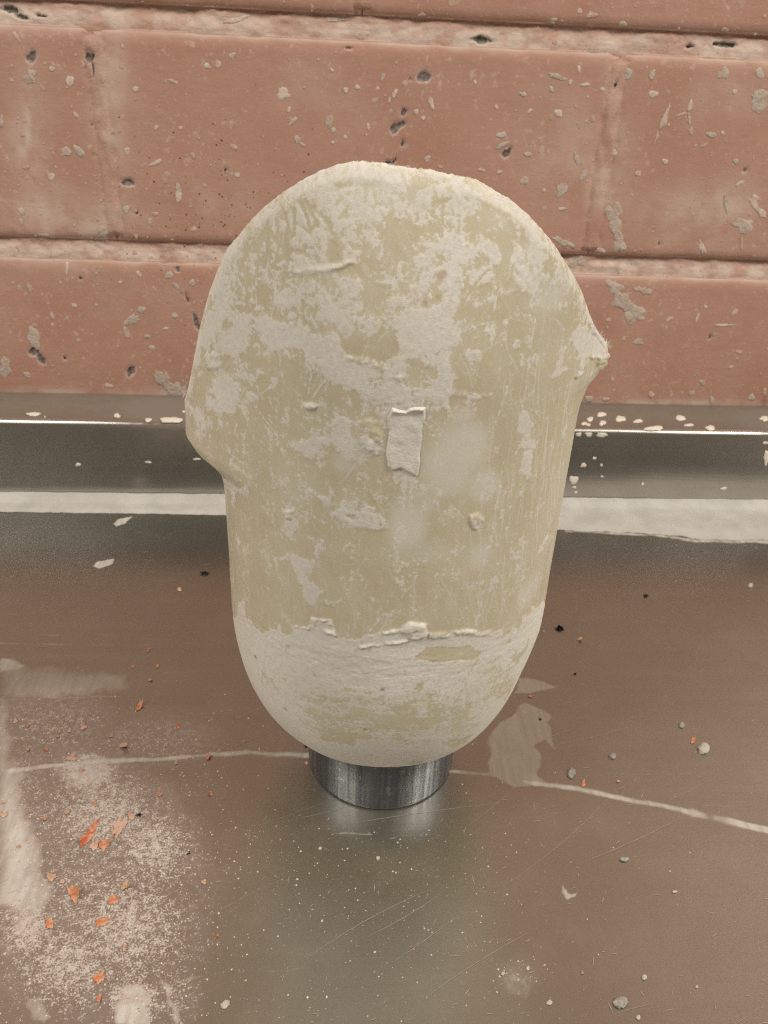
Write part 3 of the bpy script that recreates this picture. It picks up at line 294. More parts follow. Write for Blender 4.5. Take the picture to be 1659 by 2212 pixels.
def blob(C, U, V, Nn, h, r, n=14, rough=.29, base=(.465, .455, .418)):
    """irregular dried splash: outline in the plane (U,V) about C, domed along Nn"""
    C, U, V, Nn = [np.asarray(q, float) for q in (C, U, V, Nn)]
    ph = r.uniform(0, 6.28, 4); a = np.arange(n)/n*2*np.pi
    rad = 1+rough*(.5*np.sin(2*a+ph[0])+.45*np.sin(3*a+ph[1])+.35*np.sin(5*a+ph[2]))+rough*.5*r.uniform(-1, 1, n)
    rings = []
    for k, hh in ((1., 0.), (.93, .55), (.6, .9)):
        q = rad*k
        rings.append(C+np.outer(q*np.cos(a), U)+np.outer(q*np.sin(a), V)+np.outer(h*hh*(1+.35*r.uniform(-1, 1, n)), Nn))
    P = np.concatenate(rings+[(C+Nn*h)[None]])
    F = []
    for k in range(2):
        for i in range(n):
            j = (i+1) % n
            F += [(k*n+i, k*n+j, (k+1)*n+j), (k*n+i, (k+1)*n+j, (k+1)*n+i)]
    for i in range(n): F.append((2*n+i, 2*n+(i+1) % n, 3*n))
    return P, np.array(F)

# ---------------------------------------------------------------- materials
class Mat:
    def __init__(s, name):
        s.m = bpy.data.materials.new(name); s.m.use_nodes = True
        s.t = s.m.node_tree; s.b = s.t.nodes['Principled BSDF']
    def n(s, typ, ins=None, **kw):
        nd = s.t.nodes.new(typ)
        for k, v in kw.items(): setattr(nd, k, v)
        for k, v in (ins or {}).items(): s.set(nd.inputs[k], v)
        return nd
    def set(s, sock, v):
        if isinstance(v, bpy.types.NodeSocket): s.t.links.new(v, sock)
        elif isinstance(v, (tuple, list)) and len(v) == 3 and sock.type == 'RGBA': sock.default_value = (*v, 1)
        else: sock.default_value = v
    def p(s, **kw):
        for k, v in kw.items(): s.set(s.b.inputs[k.replace('_', ' ')], v)
    def attr(s, name): return s.n('ShaderNodeAttribute', attribute_name=name).outputs['Fac']
    def co(s): return s.n('ShaderNodeTexCoord').outputs['Object']
    def scale(s, v, sc):
        return s.n('ShaderNodeVectorMath', {0: v, 1: sc}, operation='MULTIPLY').outputs[0]
    def noise(s, v, sc, det=3, rough=.55, dist=0):
        return s.n('ShaderNodeTexNoise', {'Vector': v, 'Scale': sc, 'Detail': det, 'Roughness': rough, 'Distortion': dist}).outputs['Fac']
    def ma(s, op, a, b=0., c=0., clamp=False):
        nd = s.n('ShaderNodeMath', operation=op, use_clamp=clamp)
        for i, v in enumerate((a, b, c)): s.set(nd.inputs[i], v)
        return nd.outputs[0]
    def ramp(s, v, a, b, lo=0., hi=1.):
        return s.n('ShaderNodeMapRange', {'Value': v, 'From Min': a, 'From Max': b, 'To Min': lo, 'To Max': hi}, interpolation_type='SMOOTHSTEP').outputs[0]
    def mix(s, f, a, b):
        nd = s.n('ShaderNodeMix', data_type='RGBA')
        s.set(nd.inputs[0], f); s.set(nd.inputs[6], a); s.set(nd.inputs[7], b)
        return nd.outputs[2]
    def bump(s, h, dist, strength=1., normal=None):
        ins = {'Height': h, 'Distance': dist, 'Strength': strength}
        if normal is not None: ins['Normal'] = normal
        return s.n('ShaderNodeBump', ins).outputs[0]

# painted brick
def painted(name, dustier):
    M = Mat(name); v = M.n('ShaderNodeNewGeometry').outputs['Position']
    n1 = M.noise(v, 14, 4); n2 = M.noise(M.scale(v, (120, 120, 500)), 1, 4); n3 = M.noise(v, 900, 3); n4 = M.noise(v, 55, 5, .6)
    base = M.mix(M.ramp(n1, .3, .7), (.48, .262, .198), (.535, .325, .260))
    base = M.mix(M.ma('MULTIPLY', M.ramp(n2, .35, .75), .35), base, (.47, .25, .175))
    rnd = M.n('ShaderNodeObjectInfo').outputs['Random']
    base = M.mix(M.ma('MULTIPLY', rnd, .30), base, (.49, .285, .225))
    # dust: where traced, and on anything that faces up
    nz = M.n('ShaderNodeSeparateXYZ', {0: M.n('ShaderNodeNewGeometry').outputs['Normal']}).outputs['Z']
    upf = M.ramp(M.ma('ADD', nz, M.ma('MULTIPLY', M.ma('SUBTRACT', n4, .5), .5)), .12, .75)
    d = M.attr('dust')
    d2 = M.ma('MULTIPLY', M.ma('ADD', M.ma('MULTIPLY', d, 1.7), 0.), M.ramp(n4, .32, .66, .15, 1.))
    sp = M.ramp(M.noise(v, 420, 2), .66, .74)
    d3 = M.ma('MULTIPLY', M.ramp(M.ma('ADD', M.ma('MULTIPLY', d, .5), n1), .5, .85, .05, .5), sp)
    f1 = M.ma('MULTIPLY', M.ramp(M.noise(v, 230, 4, .65), .57, .66), M.ramp(M.noise(v, 22, 3), .35, .7, .12, .6))
    f2 = M.ma('MULTIPLY', M.ramp(M.noise(v, 620, 3), .59, .69), M.ramp(M.noise(v, 30, 4), .42, .68, .08, .6))
    d3 = M.ma('MAXIMUM', d3, M.ma('MAXIMUM', f1, f2))
    dust = M.ma('MAXIMUM', M.ma('MAXIMUM', M.ma('MULTIPLY', upf, .8), d2), d3, clamp=True)
    col = M.mix(M.ma('MULTIPLY', dust, .85), base, (.69, .57, .50))
    # chips: bare brick with a pale paint rim
    ch = M.ma('ADD', M.attr('chip'), M.ma('MULTIPLY', M.ma('SUBTRACT', M.noise(v, 420, 3), .5), .45))
    rim = M.ma('MULTIPLY', M.ramp(ch, .30, .40), M.ma('SUBTRACT', 1., M.ramp(ch, .5, .58)))
    nb = M.noise(v, 480, 4)
    bare = M.mix(M.ramp(nb, .35, .65), (.15, .10, .095), (.30, .25, .23)) if dustier < .1 else M.mix(M.ramp(nb, .35, .65), (.13, .12, .10), (.32, .30, .26))
    col = M.mix(M.ma('MULTIPLY', rim, .4), col, (.60, .50, .45))
    col = M.mix(M.ramp(ch, .5, .58), col, bare)
    h = M.ma('ADD', M.ma('MULTIPLY', n2, .22), M.ma('ADD', M.ma('MULTIPLY', n3, .18), M.ma('MULTIPLY', n4, .9)))
    M.p(Base_Color=col, Roughness=M.ramp(dust, 0, .6, .42, .9), Normal=M.bump(h, .0007 if dustier < .1 else .0014, .8), Specular_IOR_Level=.3)
    return M.m
MAT_BRICK = painted('painted_brick', .0)
MAT_MORTAR = painted('painted_mortar', .11)

def plaster(name, a, b, bump=.0004, under=None):
    M = Mat(name); v = M.n('ShaderNodeNewGeometry').outputs['Position']
    n = M.noise(v, 300, 5); n2 = M.noise(v, 1600, 3)
    col = M.mix(M.ramp(n, .3, .7), a, b)
    if under:                                 # thin places let the paint below show
        col = M.mix(M.ramp(M.ma('ADD', M.ma('MULTIPLY', M.noise(v, 140, 4), .6), M.ma('MULTIPLY', M.noise(v, 700, 4), .4)), .44, .62, 0., .75), col, under)
    M.p(Base_Color=col, Roughness=.85, Specular_IOR_Level=.25,
        Normal=M.bump(M.ma('ADD', n, M.ma('MULTIPLY', n2, .3)), bump, .8))
    return M.m
MAT_PLASTER = plaster('dried_plaster', (.74, .70, .65), (.84, .80, .75))
MAT_SPL_W = plaster('plaster_splash_white', (.62, .49, .42), (.73, .62, .55), .0005, (.53, .33, .26))
MAT_SPL_G = plaster('plaster_splash_grey', (.52, .44, .38), (.62, .54, .47), .0011, (.50, .35, .28))
MAT_SPL_T = plaster('plaster_splash_thin', (.52, .35, .275), (.66, .50, .42))
MAT_SPL_F = plaster('plaster_splash_film', (.50, .32, .255), (.60, .43, .36))
MAT_SPL_M = plaster('plaster_on_steel', (.74, .68, .60), (.85, .80, .72))
MAT_CRUMB = plaster('pale_crumb', (.50, .46, .40), (.66, .61, .55), .001)
MAT_SCRATCH = plaster('scratched_metal', (.40, .365, .32), (.50, .455, .40))
MAT_PIN = plaster('pinhole', (.09, .035, .02), (.13, .05, .03))
MAT_GRIT = plaster('grey_grit', (.30, .28, .25), (.55, .52, .47), .001)
MAT_LINT = plaster('black_lint', (.010, .009, .008), (.03, .027, .024), .001)

def flake_mat(name, a, b):
    M = Mat(name); v = M.co()
    n = M.noise(v, 350, 5)
    cd = M.mix(M.ma('MULTIPLY', M.ramp(M.noise(v, 900, 3), .45, .65), .55), M.mix(M.ramp(n, .35, .65), a, b), (.62, .50, .42))
    M.p(Base_Color=cd, Roughness=.7, Normal=M.bump(n, .0006, .6))
    return M.m
MAT_ORANGE = flake_mat('orange_paint_chip', (.62, .19, .07), (.70, .30, .16))
MAT_RED = flake_mat('red_orange_paint_chip', (.50, .10, .04), (.68, .24, .11))
MAT_TAN = flake_mat('tan_paint_chip', (.52, .33, .17), (.62, .36, .24))
MAT_PINK = flake_mat('pink_paint_chip', (.62, .36, .26), (.68, .46, .36))

# steel
def steel(name, film=False, base=(.56, .535, .50), rough=.30):
    M = Mat(name); v = M.n('ShaderNodeNewGeometry').outputs['Position']
    br = M.noise(M.scale(v, (14, 1100, 1100)), 1, 4, .6)
    br2 = M.noise(M.scale(v, (4, 160, 160)), 1, 4, .6)
    big = M.noise(v, 9, 4)
    col = M.mix(M.ramp(br2, .3, .7), base, tuple(c*.95 for c in base))
    ro = M.ma('ADD', M.ramp(br2, .3, .7, rough-.015, rough+.02), M.ma('MULTIPLY', M.ma('SUBTRACT', big, .5), .12))
    haze = M.ramp(M.noise(v, 30, 5, .62), .38, .75)
    if film:
        f = M.attr('film'); p = M.attr('powder')
        nf = M.noise(v, 260, 5, .6); nf2 = M.noise(M.scale(v, (420, 60, 60)), 1, 3)
        fr = M.ma('ADD', f, M.ma('MULTIPLY', M.ma('SUBTRACT', nf, .5), .42))
        fm = M.ma('MULTIPLY', M.ramp(fr, .16, .55), M.ramp(nf2, .3, .66, .68, 1.))
        fm = M.ma('MULTIPLY', fm, M.ramp(f, .2, .95, .35, .95))
        g1 = M.noise(v, 1500, 2, .6); g2 = M.noise(v, 380, 5, .65)
        pv = M.ma('ADD', p, M.ma('ADD', M.ma('MULTIPLY', M.ma('SUBTRACT', g1, .5), 1.6), M.ma('MULTIPLY', M.ma('SUBTRACT', g2, .5), 1.25)))
        pm = M.ma('MULTIPLY', M.ramp(pv, .26, .70), M.ramp(p, .02, .16))
        light = M.ma('MULTIPLY', M.ramp(M.ma('ADD', M.noise(v, 800, 2), M.ma('MULTIPLY', haze, .14)), .70, .80), .30)
        dust = M.ma('MAXIMUM', M.ma('MAXIMUM', fm, M.ma('MULTIPLY', pm, .72)), M.ma('MAXIMUM', M.ma('MULTIPLY', M.attr('haze'), M.ramp(haze, 0, 1, .8, 1.25)), light), clamp=True)
        dcol = M.mix(M.ramp(p, .05, .25), (.45, .40, .325), M.mix(M.ramp(g2, .35, .65), (.66, .57, .52), (.76, .71, .67)))
        dcol = M.mix(M.ma('MULTIPLY', M.ramp(f, .4, .9), .7), dcol, (.68, .66, .63))
    else:
        dust = M.ma('MAXIMUM', M.ma('ADD', .02, M.ma('MULTIPLY', haze, .08)), M.ma('MULTIPLY', M.attr('film'), M.ramp(M.noise(v, 240, 5, .6), .3, .7, .75, 1.)), clamp=True)  # the film mask also carries the highlight dimming on the fold
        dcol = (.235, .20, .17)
    M.p(Base_Color=col, Metallic=1., Roughness=ro, Anisotropic=.35,
        Normal=M.bump(M.ma('ADD', br, M.ma('MULTIPLY', br2, .5)), .00006, .6))
    D = M.n('ShaderNodeBsdfDiffuse', {'Color': dcol, 'Roughness': .6})
    MX = M.n('ShaderNodeMixShader', {0: dust, 1: M.b.outputs[0], 2: D.outputs[0]})
    out = [q for q in M.t.nodes if q.type == 'OUTPUT_MATERIAL'][0]
    M.t.links.new(MX.outputs[0], out.inputs[0])
    return M.m
MAT_STEEL = steel('scratched_steel_top', True, rough=.29, base=(.465, .455, .418))
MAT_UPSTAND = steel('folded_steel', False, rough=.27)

def puck_mat():
    M = Mat('turned_steel'); v = M.co()
    xyz = M.n('ShaderNodeSeparateXYZ', {0: v})
    ang = M.ma('ARCTAN2', xyz.outputs['X'], xyz.outputs['Y'])
    cv = M.n('ShaderNodeCombineXYZ', {0: M.ma('MULTIPLY', ang, 7.), 1: M.ma('MULTIPLY', xyz.outputs['Z'], 6.), 2: 0.}).outputs[0]
    n = M.noise(cv, 1.6, 6, .7); n2 = M.noise(v, 380, 4)
    col = M.mix(M.ramp(n, .36, .66), (.125, .137, .157), (.26, .272, .288))
    col = M.mix(M.ma('MULTIPLY', M.ramp(n2, .6, .72), .45), col, (.55, .54, .52))
    M.p(Base_Color=col, Metallic=.9, Roughness=M.ramp(n, .3, .7, .5, .38), Normal=M.bump(n, .0002, .5))
    return M.m
MAT_PUCK = puck_mat()

def seal_mat():
    M = Mat('white_sealant'); v = M.n('ShaderNodeNewGeometry').outputs['Position']
    n = M.noise(v, 60, 5); n2 = M.noise(v, 500, 4)
    ho = M.ramp(n2, .70, .76)
    c = M.mix(M.ramp(n, .3, .7), (.46, .445, .42), (.55, .535, .51))
    c = M.mix(M.ma('MULTIPLY', ho, .35), c, (.40, .37, .32))
    M.p(Base_Color=c, Roughness=.6, Normal=M.bump(M.ma('ADD', n, M.ma('MULTIPLY', n2, .25)), .0008, .7))
    return M.m
MAT_SEAL = seal_mat()

def socket_mat():
    M = Mat('plastered_cup'); v = M.n('ShaderNodeNewGeometry').outputs['Position']
    f = M.attr('plaster'); cl = M.attr('cloud'); st = M.attr('stain')
    n1 = M.noise(v, 190, 6, .62, .4); n2 = M.noise(v, 800, 5, .65); n3 = M.noise(M.scale(v, (520, 520, 30)), 1, 4, .6); n4 = M.noise(v, 60, 4); n5 = M.noise(M.scale(v, (70, 70, 620)), 1, 5, .65)
    bd = M.attr('band'); n3b = M.ma('ADD', M.ma('MULTIPLY', n3, M.ma('SUBTRACT', 1., bd)), M.ma('MULTIPLY', n5, bd))
    nn = M.ma('ADD', M.ma('MULTIPLY', M.ma('SUBTRACT', n1, .5), 2.3), M.ma('ADD', M.ma('MULTIPLY', M.ma('SUBTRACT', n2, .5), 1.7), M.ma('MULTIPLY', M.ma('SUBTRACT', n3b, .5), M.ma('ADD', .9, bd))))
    # plaster where the laid-on field beats the noise; crisp ragged edges
    e = M.ma('ADD', f, M.ma('MULTIPLY', nn, M.ramp(M.ma('ABSOLUTE', M.ma('SUBTRACT', f, .5)), .2, .5, 1.0, .5)))
    k = M.ramp(e, .44, .59)
    thin = M.ma('MULTIPLY', M.ramp(M.ma('ADD', f, nn), .2, .7), .46)
    # rubbed-on film: streaks along and across, in broad worn patches
    vr = M.n('ShaderNodeVectorRotate', {'Vector': v, 'Angle': .6}, rotation_type='Y_AXIS').outputs[0]
    st1 = M.noise(M.scale(vr, (900, 300, 90)), 1, 5, .68); st2 = M.noise(M.scale(v, (480, 480, 60)), 1, 5, .7)
    wide = M.noise(v, 34, 4, .6)
    rub = M.ma('MULTIPLY', M.ramp(M.ma('ADD', M.ma('MULTIPLY', st1, .5), M.ma('MULTIPLY', st2, .5)), .42, .66), M.ramp(M.ma('ADD', wide, M.ma('MULTIPLY', f, .45)), .50, .82, .03, .42))
    thin = M.ma('MAXIMUM', thin, rub)
    thin = M.ma('MAXIMUM', thin, M.ma('MULTIPLY', M.attr('scratch'), .75))
    pf = M.ma('MAXIMUM', M.ma('MULTIPLY', k, M.ma('MULTIPLY', M.ramp(n4, .3, .75, .80, .97), M.ramp(M.ma('ADD', M.ma('ADD', M.ma('MULTIPLY', n2, .6), M.ma('MULTIPLY', st2, .4)), M.ma('MULTIPLY', f, .35)), .46, .80, .82, 1.))), thin)
    fine = M.ma('MULTIPLY', M.ramp(n3, .62, .78), .16)
    plastic = M.mix(M.ramp(n4, .3, .7), (.62, .56, .405), (.67, .615, .46))
    plastic = M.mix(M.ma('MULTIPLY', cl, .88), plastic, (.78, .755, .70))
    plastic = M.mix(fine, plastic, (.72, .68, .57))
    pl = M.mix(M.ramp(n2, .3, .7), (.745, .71, .67), (.88, .85, .815))
    pits = M.ma('MULTIPLY', M.ramp(M.noise(v, 360, 3), .66, .72), .55)
    pl = M.mix(M.ma('MULTIPLY', M.ramp(wide, .35, .7), .35), pl, (.74, .69, .61))
    pl = M.mix(pits, pl, (.48, .44, .36))
    col = M.mix(pf, plastic, pl)
    col = M.mix(st, col, M.mix(M.ramp(st, .62, .7), (.42, .27, .12), (.12, .11, .10)))
    h = M.ma('ADD', M.ma('MULTIPLY', n1, .6), M.ma('ADD', M.ma('MULTIPLY', n2, .45), M.ma('MULTIPLY', n5, M.ma('MULTIPLY', bd, .4))))
    bn = M.n('ShaderNodeBump', {'Height': h, 'Distance': .00035, 'Strength': M.ma('MULTIPLY', k, .8)}).outputs[0]
    M.p(Base_Color=col, Roughness=M.ramp(pf, 0, .8, .36, .88), Specular_IOR_Level=M.ramp(pf, 0, .8, .42, .2),
        Normal=bn,
        Subsurface_Weight=M.ramp(pf, 0, 1, .35, .08), Subsurface_Radius=(1., .8, .5), Subsurface_Scale=.006)
    return M.m
MAT_SOCKET = socket_mat()

# ---------------------------------------------------------------- brick wall
YW = .505
PITCH_Z, JH = .1215, .0127
ROW0 = .0335                                   # underside of the lowest course
BH = PITCH_Z-JH
BL, JX = .2895, .011
def row_z(k): return ROW0+k*PITCH_Z
def row_off(k): return .0143 if k % 2 == 0 else .0143+BL/2     # an upright joint of course k
CHIPS = [tuple(q*1e-4 for q in c) for c in WALL_CHIP]
def chip_field(x, z):
    f = np.zeros(x.shape)
    for cx, cz, ux, uz, vx, vz in CHIPS:
        r0 = 1.6*max(math.hypot(ux, uz), math.hypot(vx, vz))
        m_ = (np.abs(x-cx) < r0) & (np.abs(z-cz) < r0)
        if not m_.any(): continue
        det = ux*vz-uz*vx
        dx, dz = x[m_]-cx, z[m_]-cz
        a = (dx*vz-dz*vx)/det; b = (ux*dz-uz*dx)/det
        q = np.hypot(a, b)+1.15*(fbm(np.stack([dx+cx, dz+cz, 0*dx], -1), 300, 5, 3, .6)-.5)
        f[m_] = np.maximum(f[m_], np.clip(1.05-.55*q, 0, 1))
    return f
def dust_field(x, z):
    f = np.zeros(x.shape)
    for (cx, cz, ux, uz, vx, vz), l in WALL_DUST:
        cx, cz, ux, uz, vx, vz = [q*1e-4 for q in (cx, cz, ux, uz, vx, vz)]
        det = ux*vz-uz*vx
        a = ((x-cx)*vz-(z-cz)*vx)/det; b = (ux*(z-cz)-uz*(x-cx))/det
        f = np.maximum(f, l*np.exp(-1.1*(a*a+b*b)))
    return f
def wall_y(x, z, bed=False):
    """depth of the painted face at (x,z), joints included"""
    x = np.asarray(x, float); z = np.asarray(z, float)
    k = np.floor((z-ROW0)/PITCH_Z)
    lz = z-ROW0-k*PITCH_Z                     # 0..BH brick, BH..PITCH joint
    P = np.stack([x, z, 0*x], -1)
    wav = .0016*(fbm(P, 14, 3, 3)-.5)+.00045*(fbm(P, 70, 9, 3)-.5)
    off = np.where(k % 2 == 0, .0143, .0143+BL/2)
    lx = np.abs((x-off+BL/2) % BL-BL/2)       # distance to the nearest upright joint
    jw = JX/2*(1+.5*(fbm(P, 70, 21, 2)-.5))
    e = .0012*(fbm(P, 90, 31, 2)-.5)
    top = np.clip(1-(BH-lz+e)/.0075, 0, 1); bot = np.clip(1-(lz+e)/.0055, 0, 1)
    vjn = 1-smooth(jw*.6, jw*1.5, lx)          # the filled upright joint, nearly flush, lumpy
    face = YW+wav+.0026*(1-np.sqrt(1-top*top*.94))+.0024*(1-np.sqrt(1-bot*bot*.94))+vjn*(.0007+.0021*(.5-fbm(P*np.array([1, .8, 1]), 260, 51, 3, .6)))
    tj = np.clip((lz-BH)/JH, 0, 1)            # horizontal joint: slopes back upwards
    jn = .0030*(fbm(P*np.array([.6, 1, 1]), 150, 41, 4, .6)-.5)
    hj = YW+.0021+.0014*smooth(.1, 1, tj)+jn*(.5+.7*tj)
    vj = face-.0006
    inj = lz > BH
    if bed:                                   # the mortar itself, tucked a little under the bricks
        nearh = (lz > BH-.0022) | (lz < .0022)
        hj2 = np.where(lz < .0022, YW+.0035+jn*1.2, hj)
        return np.where(nearh, hj2, face+.0006-smooth(jw*1.35, jw*.35, lx)*(.0009+.0010*fbm(P, 240, 57, 3, .6))), inj
    return np.where(inj, hj, face), inj | (lx < jw)
wall = empty('brick_wall', (0, YW, 0), 'salmon pink painted brick wall spattered with plaster behind the worktop', 'wall')
bricks = {}
def brick_detail(k, cx):
    x0, x1 = cx-BL/2+.0003, cx+BL/2-.0003
    z0, z1 = row_z(k)-.0006, row_z(k)+BH+.0006
    xs = np.linspace(x0, x1, 255); zs = np.concatenate([np.linspace(z0, z0+.006, 12)[:-1], np.linspace(z0+.006, z1-.009, 78)[:-1], np.linspace(z1-.009, z1, 22)])
    X, Z = np.meshgrid(xs, zs)
    # sample just inside the brick so the joint branch is never taken
    Zc = np.clip(Z, row_z(k)+1e-5, row_z(k)+BH-1e-5)
    Y, _ = wall_y(X, Zc)
    ch = chip_field(X, Z)
    Y = Y+.0012*smooth(.45, .65, ch)
    V = np.stack([X, Y, Z], -1)
    # skirt going back into the wall
    r, c = X.shape
    Vf = V.reshape(-1, 3)
    idx = np.arange(r*c).reshape(r, c)
    loop = np.concatenate([idx[0, :-1], idx[:-1, -1], idx[-1, :0:-1], idx[:0:-1, 0]])
    back = Vf[loop].copy(); back[:, 1] = YW+.016
    nb = len(loop); base = len(Vf)
    sk = np.stack([np.roll(loop, -1), loop, base+np.arange(nb), base+np.roll(np.arange(nb), -1)], -1)
    VV = np.concatenate([Vf, back])
    at = {'chip': np.concatenate([ch.ravel(), np.zeros(nb)]), 'dust': np.concatenate([dust_field(X, Z).ravel(), np.zeros(nb)])}
    o = obj('brick', VV, [grid_faces(r, c), sk], MAT_BRICK, wall, (cx, YW, row_z(k)), attrs=at)
    bricks[(k, round(cx, 3))] = (o, x0, x1, z0, z1)
far_me = None
def brick_plain(k, cx):
    global far_me
    if far_me is None:
        w, h = BL/2-JX/2, BH; b = .003
        ring = lambda i, y: [(-w+i, y, i), (w-i, y, i), (w-i, y, h-i), (-w+i, y, h-i)]
        V = ring(0, .016)+ring(0, b)+ring(b*.4, b*.3)+ring(b, 0)
        F = [(a*4+i, a*4+(i+1) % 4, a*4+4+(i+1) % 4, a*4+4+i) for a in range(3) for i in range(4)]+[(12, 13, 14, 15)]
        far_me = mesh_data('brick', np.array(V), np.array(F), smooth=False)
        far_me.materials.append(MAT_BRICK)
    o = bpy.data.objects.new('brick', far_me); COL.objects.link(o)
    o.parent = wall; o.location = (cx, 0, row_z(k))
for k in range(0, 8):
    for j in range(-3, 4):
        cx = row_off(k)+BL/2+j*BL
        if k <= 2 and -.33 < cx < .36: brick_detail(k, cx)
        else: brick_plain(k, cx)
# mortar bed showing in the joints
zs = [.02]
for k in range(0, 3):
    zs += list(np.linspace(row_z(k)+.003, row_z(k)+BH-.002, 40)) + list(np.linspace(row_z(k)+BH-.0015, row_z(k+1)+.0015, 22))
zs += [row_z(3)+.05, 1.02]
xs = np.concatenate([[-1.1], np.linspace(-.30, .38, 700), [1.1]])
X, Z = np.meshgrid(xs, np.array(zs))
Y, inj = wall_y(X, Z, True)
Y = np.where((Z > row_z(3)+.02) | (Z < ROW0), YW+.008, Y)
chm = chip_field(X, Z)
Y = Y+.0022*smooth(.45, .65, chm)
mortar = obj('mortar', np.stack([X, Y, Z], -1).reshape(-1, 3), grid_faces(*X.shape), MAT_MORTAR, wall, (0, YW, .02),
             attrs={'chip': chm, 'dust': np.maximum(dust_field(X, Z), .80*smooth(BH-.002, BH+.001, (Z-ROW0) % PITCH_Z)*(1-.75*smooth(BH+.006, BH+.0115, (Z-ROW0) % PITCH_Z)))})

def wall_frame(e):
    cx, cz, ux, uz, vx, vz = [q*1e-4 for q in e]
    y = float(wall_y(np.array([cx]), np.array([cz]))[0][0])
    return (cx, y-.0003, cz), (ux, 0, uz), (vx, 0, vz)
def drape(V, lift):
    """lay a splash on the uneven wall"""
    y, _ = wall_y(V[:, 0], V[:, 2])
    V = V.copy(); V[:, 1] = np.minimum(y, V[:, 1].max()+.004)-lift
    return V
for e, kind in WALL_SPLASH:
    C, U, Vv = wall_frame(e)
    sz = math.hypot(U[0], U[2])+math.hypot(Vv[0], Vv[2])
    n = 26 if sz > .006 else 14
    P, F = blob(C, U, Vv, (0, -1, 0), (.00012+.012*min(sz, .014))*(1 if sz < .02 else 1.8), rng, n, .34 if sz > .006 else .2)
    P = drape(P, (C[1]-P[:, 1])*1.0+.00008)
    par = mortar
    for (o, x0, x1, z0, z1) in bricks.values():
        if x0 < C[0] < x1 and z0 < C[2] < z1: par = o
    obj('plaster_splash', P, F, MAT_SPL_W if kind == 'w' else MAT_SPL_G, par, C)
# fine spatter and pinholes: too small and many to pick apart
def spatter(name, n, mat, gen, h):
    bag = Bag()
    for i in range(n):
        x, z, r, el, a = gen()
        if not (.058 < z < .40): continue
        y = float(wall_y(np.array([x]), np.array([z]))[0][0])
        U = (math.cos(a)*r*el, 0, math.sin(a)*r*el); Vv = (-math.sin(a)*r, 0, math.cos(a)*r)
        P, F = blob((x, y-.00004, z), U, Vv, (0, -1, 0), h*r, rng, 7, .2)
        bag.add(P, F)
    V, F = bag.out()
    return obj(name, V, F, mat, wall, (0, YW, .05), kind='stuff')
def g1():
    u = rng.random()
    if u < .55: x, z = rng.uniform(-.24, .33), rng.uniform(.06, .30)
    elif u < .75: x, z = rng.normal(-.15, .05), rng.normal(.175, .03)
    elif u < .9: x, z = rng.normal(.2, .07), rng.normal(.2, .05)
    else: x, z = rng.uniform(-.24, .33), rng.uniform(.058, .085)
    r = .00022+.00055*rng.random()**4
    return x, z, r, 1+.8*rng.random()**3, rng.normal(1.2, .6)
spatter('plaster_spatter', 2400, MAT_SPL_T, g1, .2)
def g2():
    return rng.normal(-.066, .033), rng.normal(.168, .024), .00022+.00030*rng.random()**2, 1.15, rng.uniform(0, 3)
def g3():
    x, z = rng.uniform(-.24, .33), rng.uniform(.065, .30)
    if rng.random() < .35: x, z = rng.normal(-.16, .05), rng.normal(.18, .04)
    return x, z, .0007+.0011*rng.random()**2, 1+.9*rng.random()**2, rng.normal(1.2, .7)
spatter('plaster_spatter', 210, MAT_SPL_F, g3, .05)
spatter('pinhole', 190, MAT_PIN, g2, .1)

# ---------------------------------------------------------------- steel worktop
bench = empty('steel_worktop', (.05, .2, 0), 'scratched stainless steel worktop with a low folded upstand, strewn with plaster dust', 'worktop')
xs = np.concatenate([np.linspace(-1.1, -.22, 12)[:-1], np.linspace(-.22, .31, 640), np.linspace(.31, 1.1, 12)[1:]])
ys = np.concatenate([np.linspace(-.6, .11, 12)[:-1], np.linspace(.11, .4585, 420)])
X, Yf = np.meshgrid(xs, ys)
P3 = np.stack([X, Yf, 0*X], -1)
film = np.zeros(X.size); Xr, Yr = X.ravel()*1e3, Yf.ravel()*1e3
wn = P3.reshape(-1, 3)
wx = (fbm(wn, 120, 61, 3)-.5)*6; wy = (fbm(wn, 120, 67, 3)-.5)*3.5
for st, sf, pts in FLOOR_POLY:
    p = np.array(pts)*.1
    i = near(Xr, Yr, p, sf+4)
    q = 1 if sf < 3 else 1.2
    s = sd_poly(Xr[i]+wx[i]*q*min(1, sf), Yr[i]+wy[i]*q*min(1.6, sf), p)
    film[i] = np.maximum(film[i], st*smooth(-sf, sf, s))
for st, hw, pts in FLOOR_LINE:
    p = np.array(pts)*.1
    i = near(Xr, Yr, p, hw*3+3)
    d = d_line(Xr[i]+wx[i]*.35, Yr[i]+wy[i]*.35, p)
    w_ = hw*(.45+1.1*fbm(wn[i], 75, 71, 3, .6)); st = st*(.35+1.2*fbm(wn[i], 110, 75, 3, .6))
    film[i] = np.maximum(film[i], st*1.05*(1-smooth(.2, 1.5, d/w_)))
powder = np.zeros(X.size)
for (cx, cy, ux, uy, vx, vy), l in FLOOR_POWDER:
    cx, cy, ux, uy, vx, vy = [q*.1 for q in (cx, cy, ux, uy, vx, vy)]
    det = ux*vy-uy*vx
    a = ((Xr-cx)*vy-(Yr-cy)*vx)/det; b = (ux*(Yr-cy)-uy*(Xr-cx))/det
    powder = np.maximum(powder, min(1, l*1.15)*np.exp(-1.1*(a*a+b*b)))
Zf = .00025*(fbm(wn, 9, 77, 2)-.5)
V = wn.copy(); V[:, 2] = Zf
worktop = obj('top_sheet', V, grid_faces(*X.shape), MAT_STEEL, bench, (.05, .2, 0), attrs={'film': film, 'powder': powder, 'haze': .165-.15*smooth(300, 395, Yr+14*(fbm(wn, 22, 73, 3)-.5))})  # dust haze thinned towards the back, setting the dark reflection there into the colour
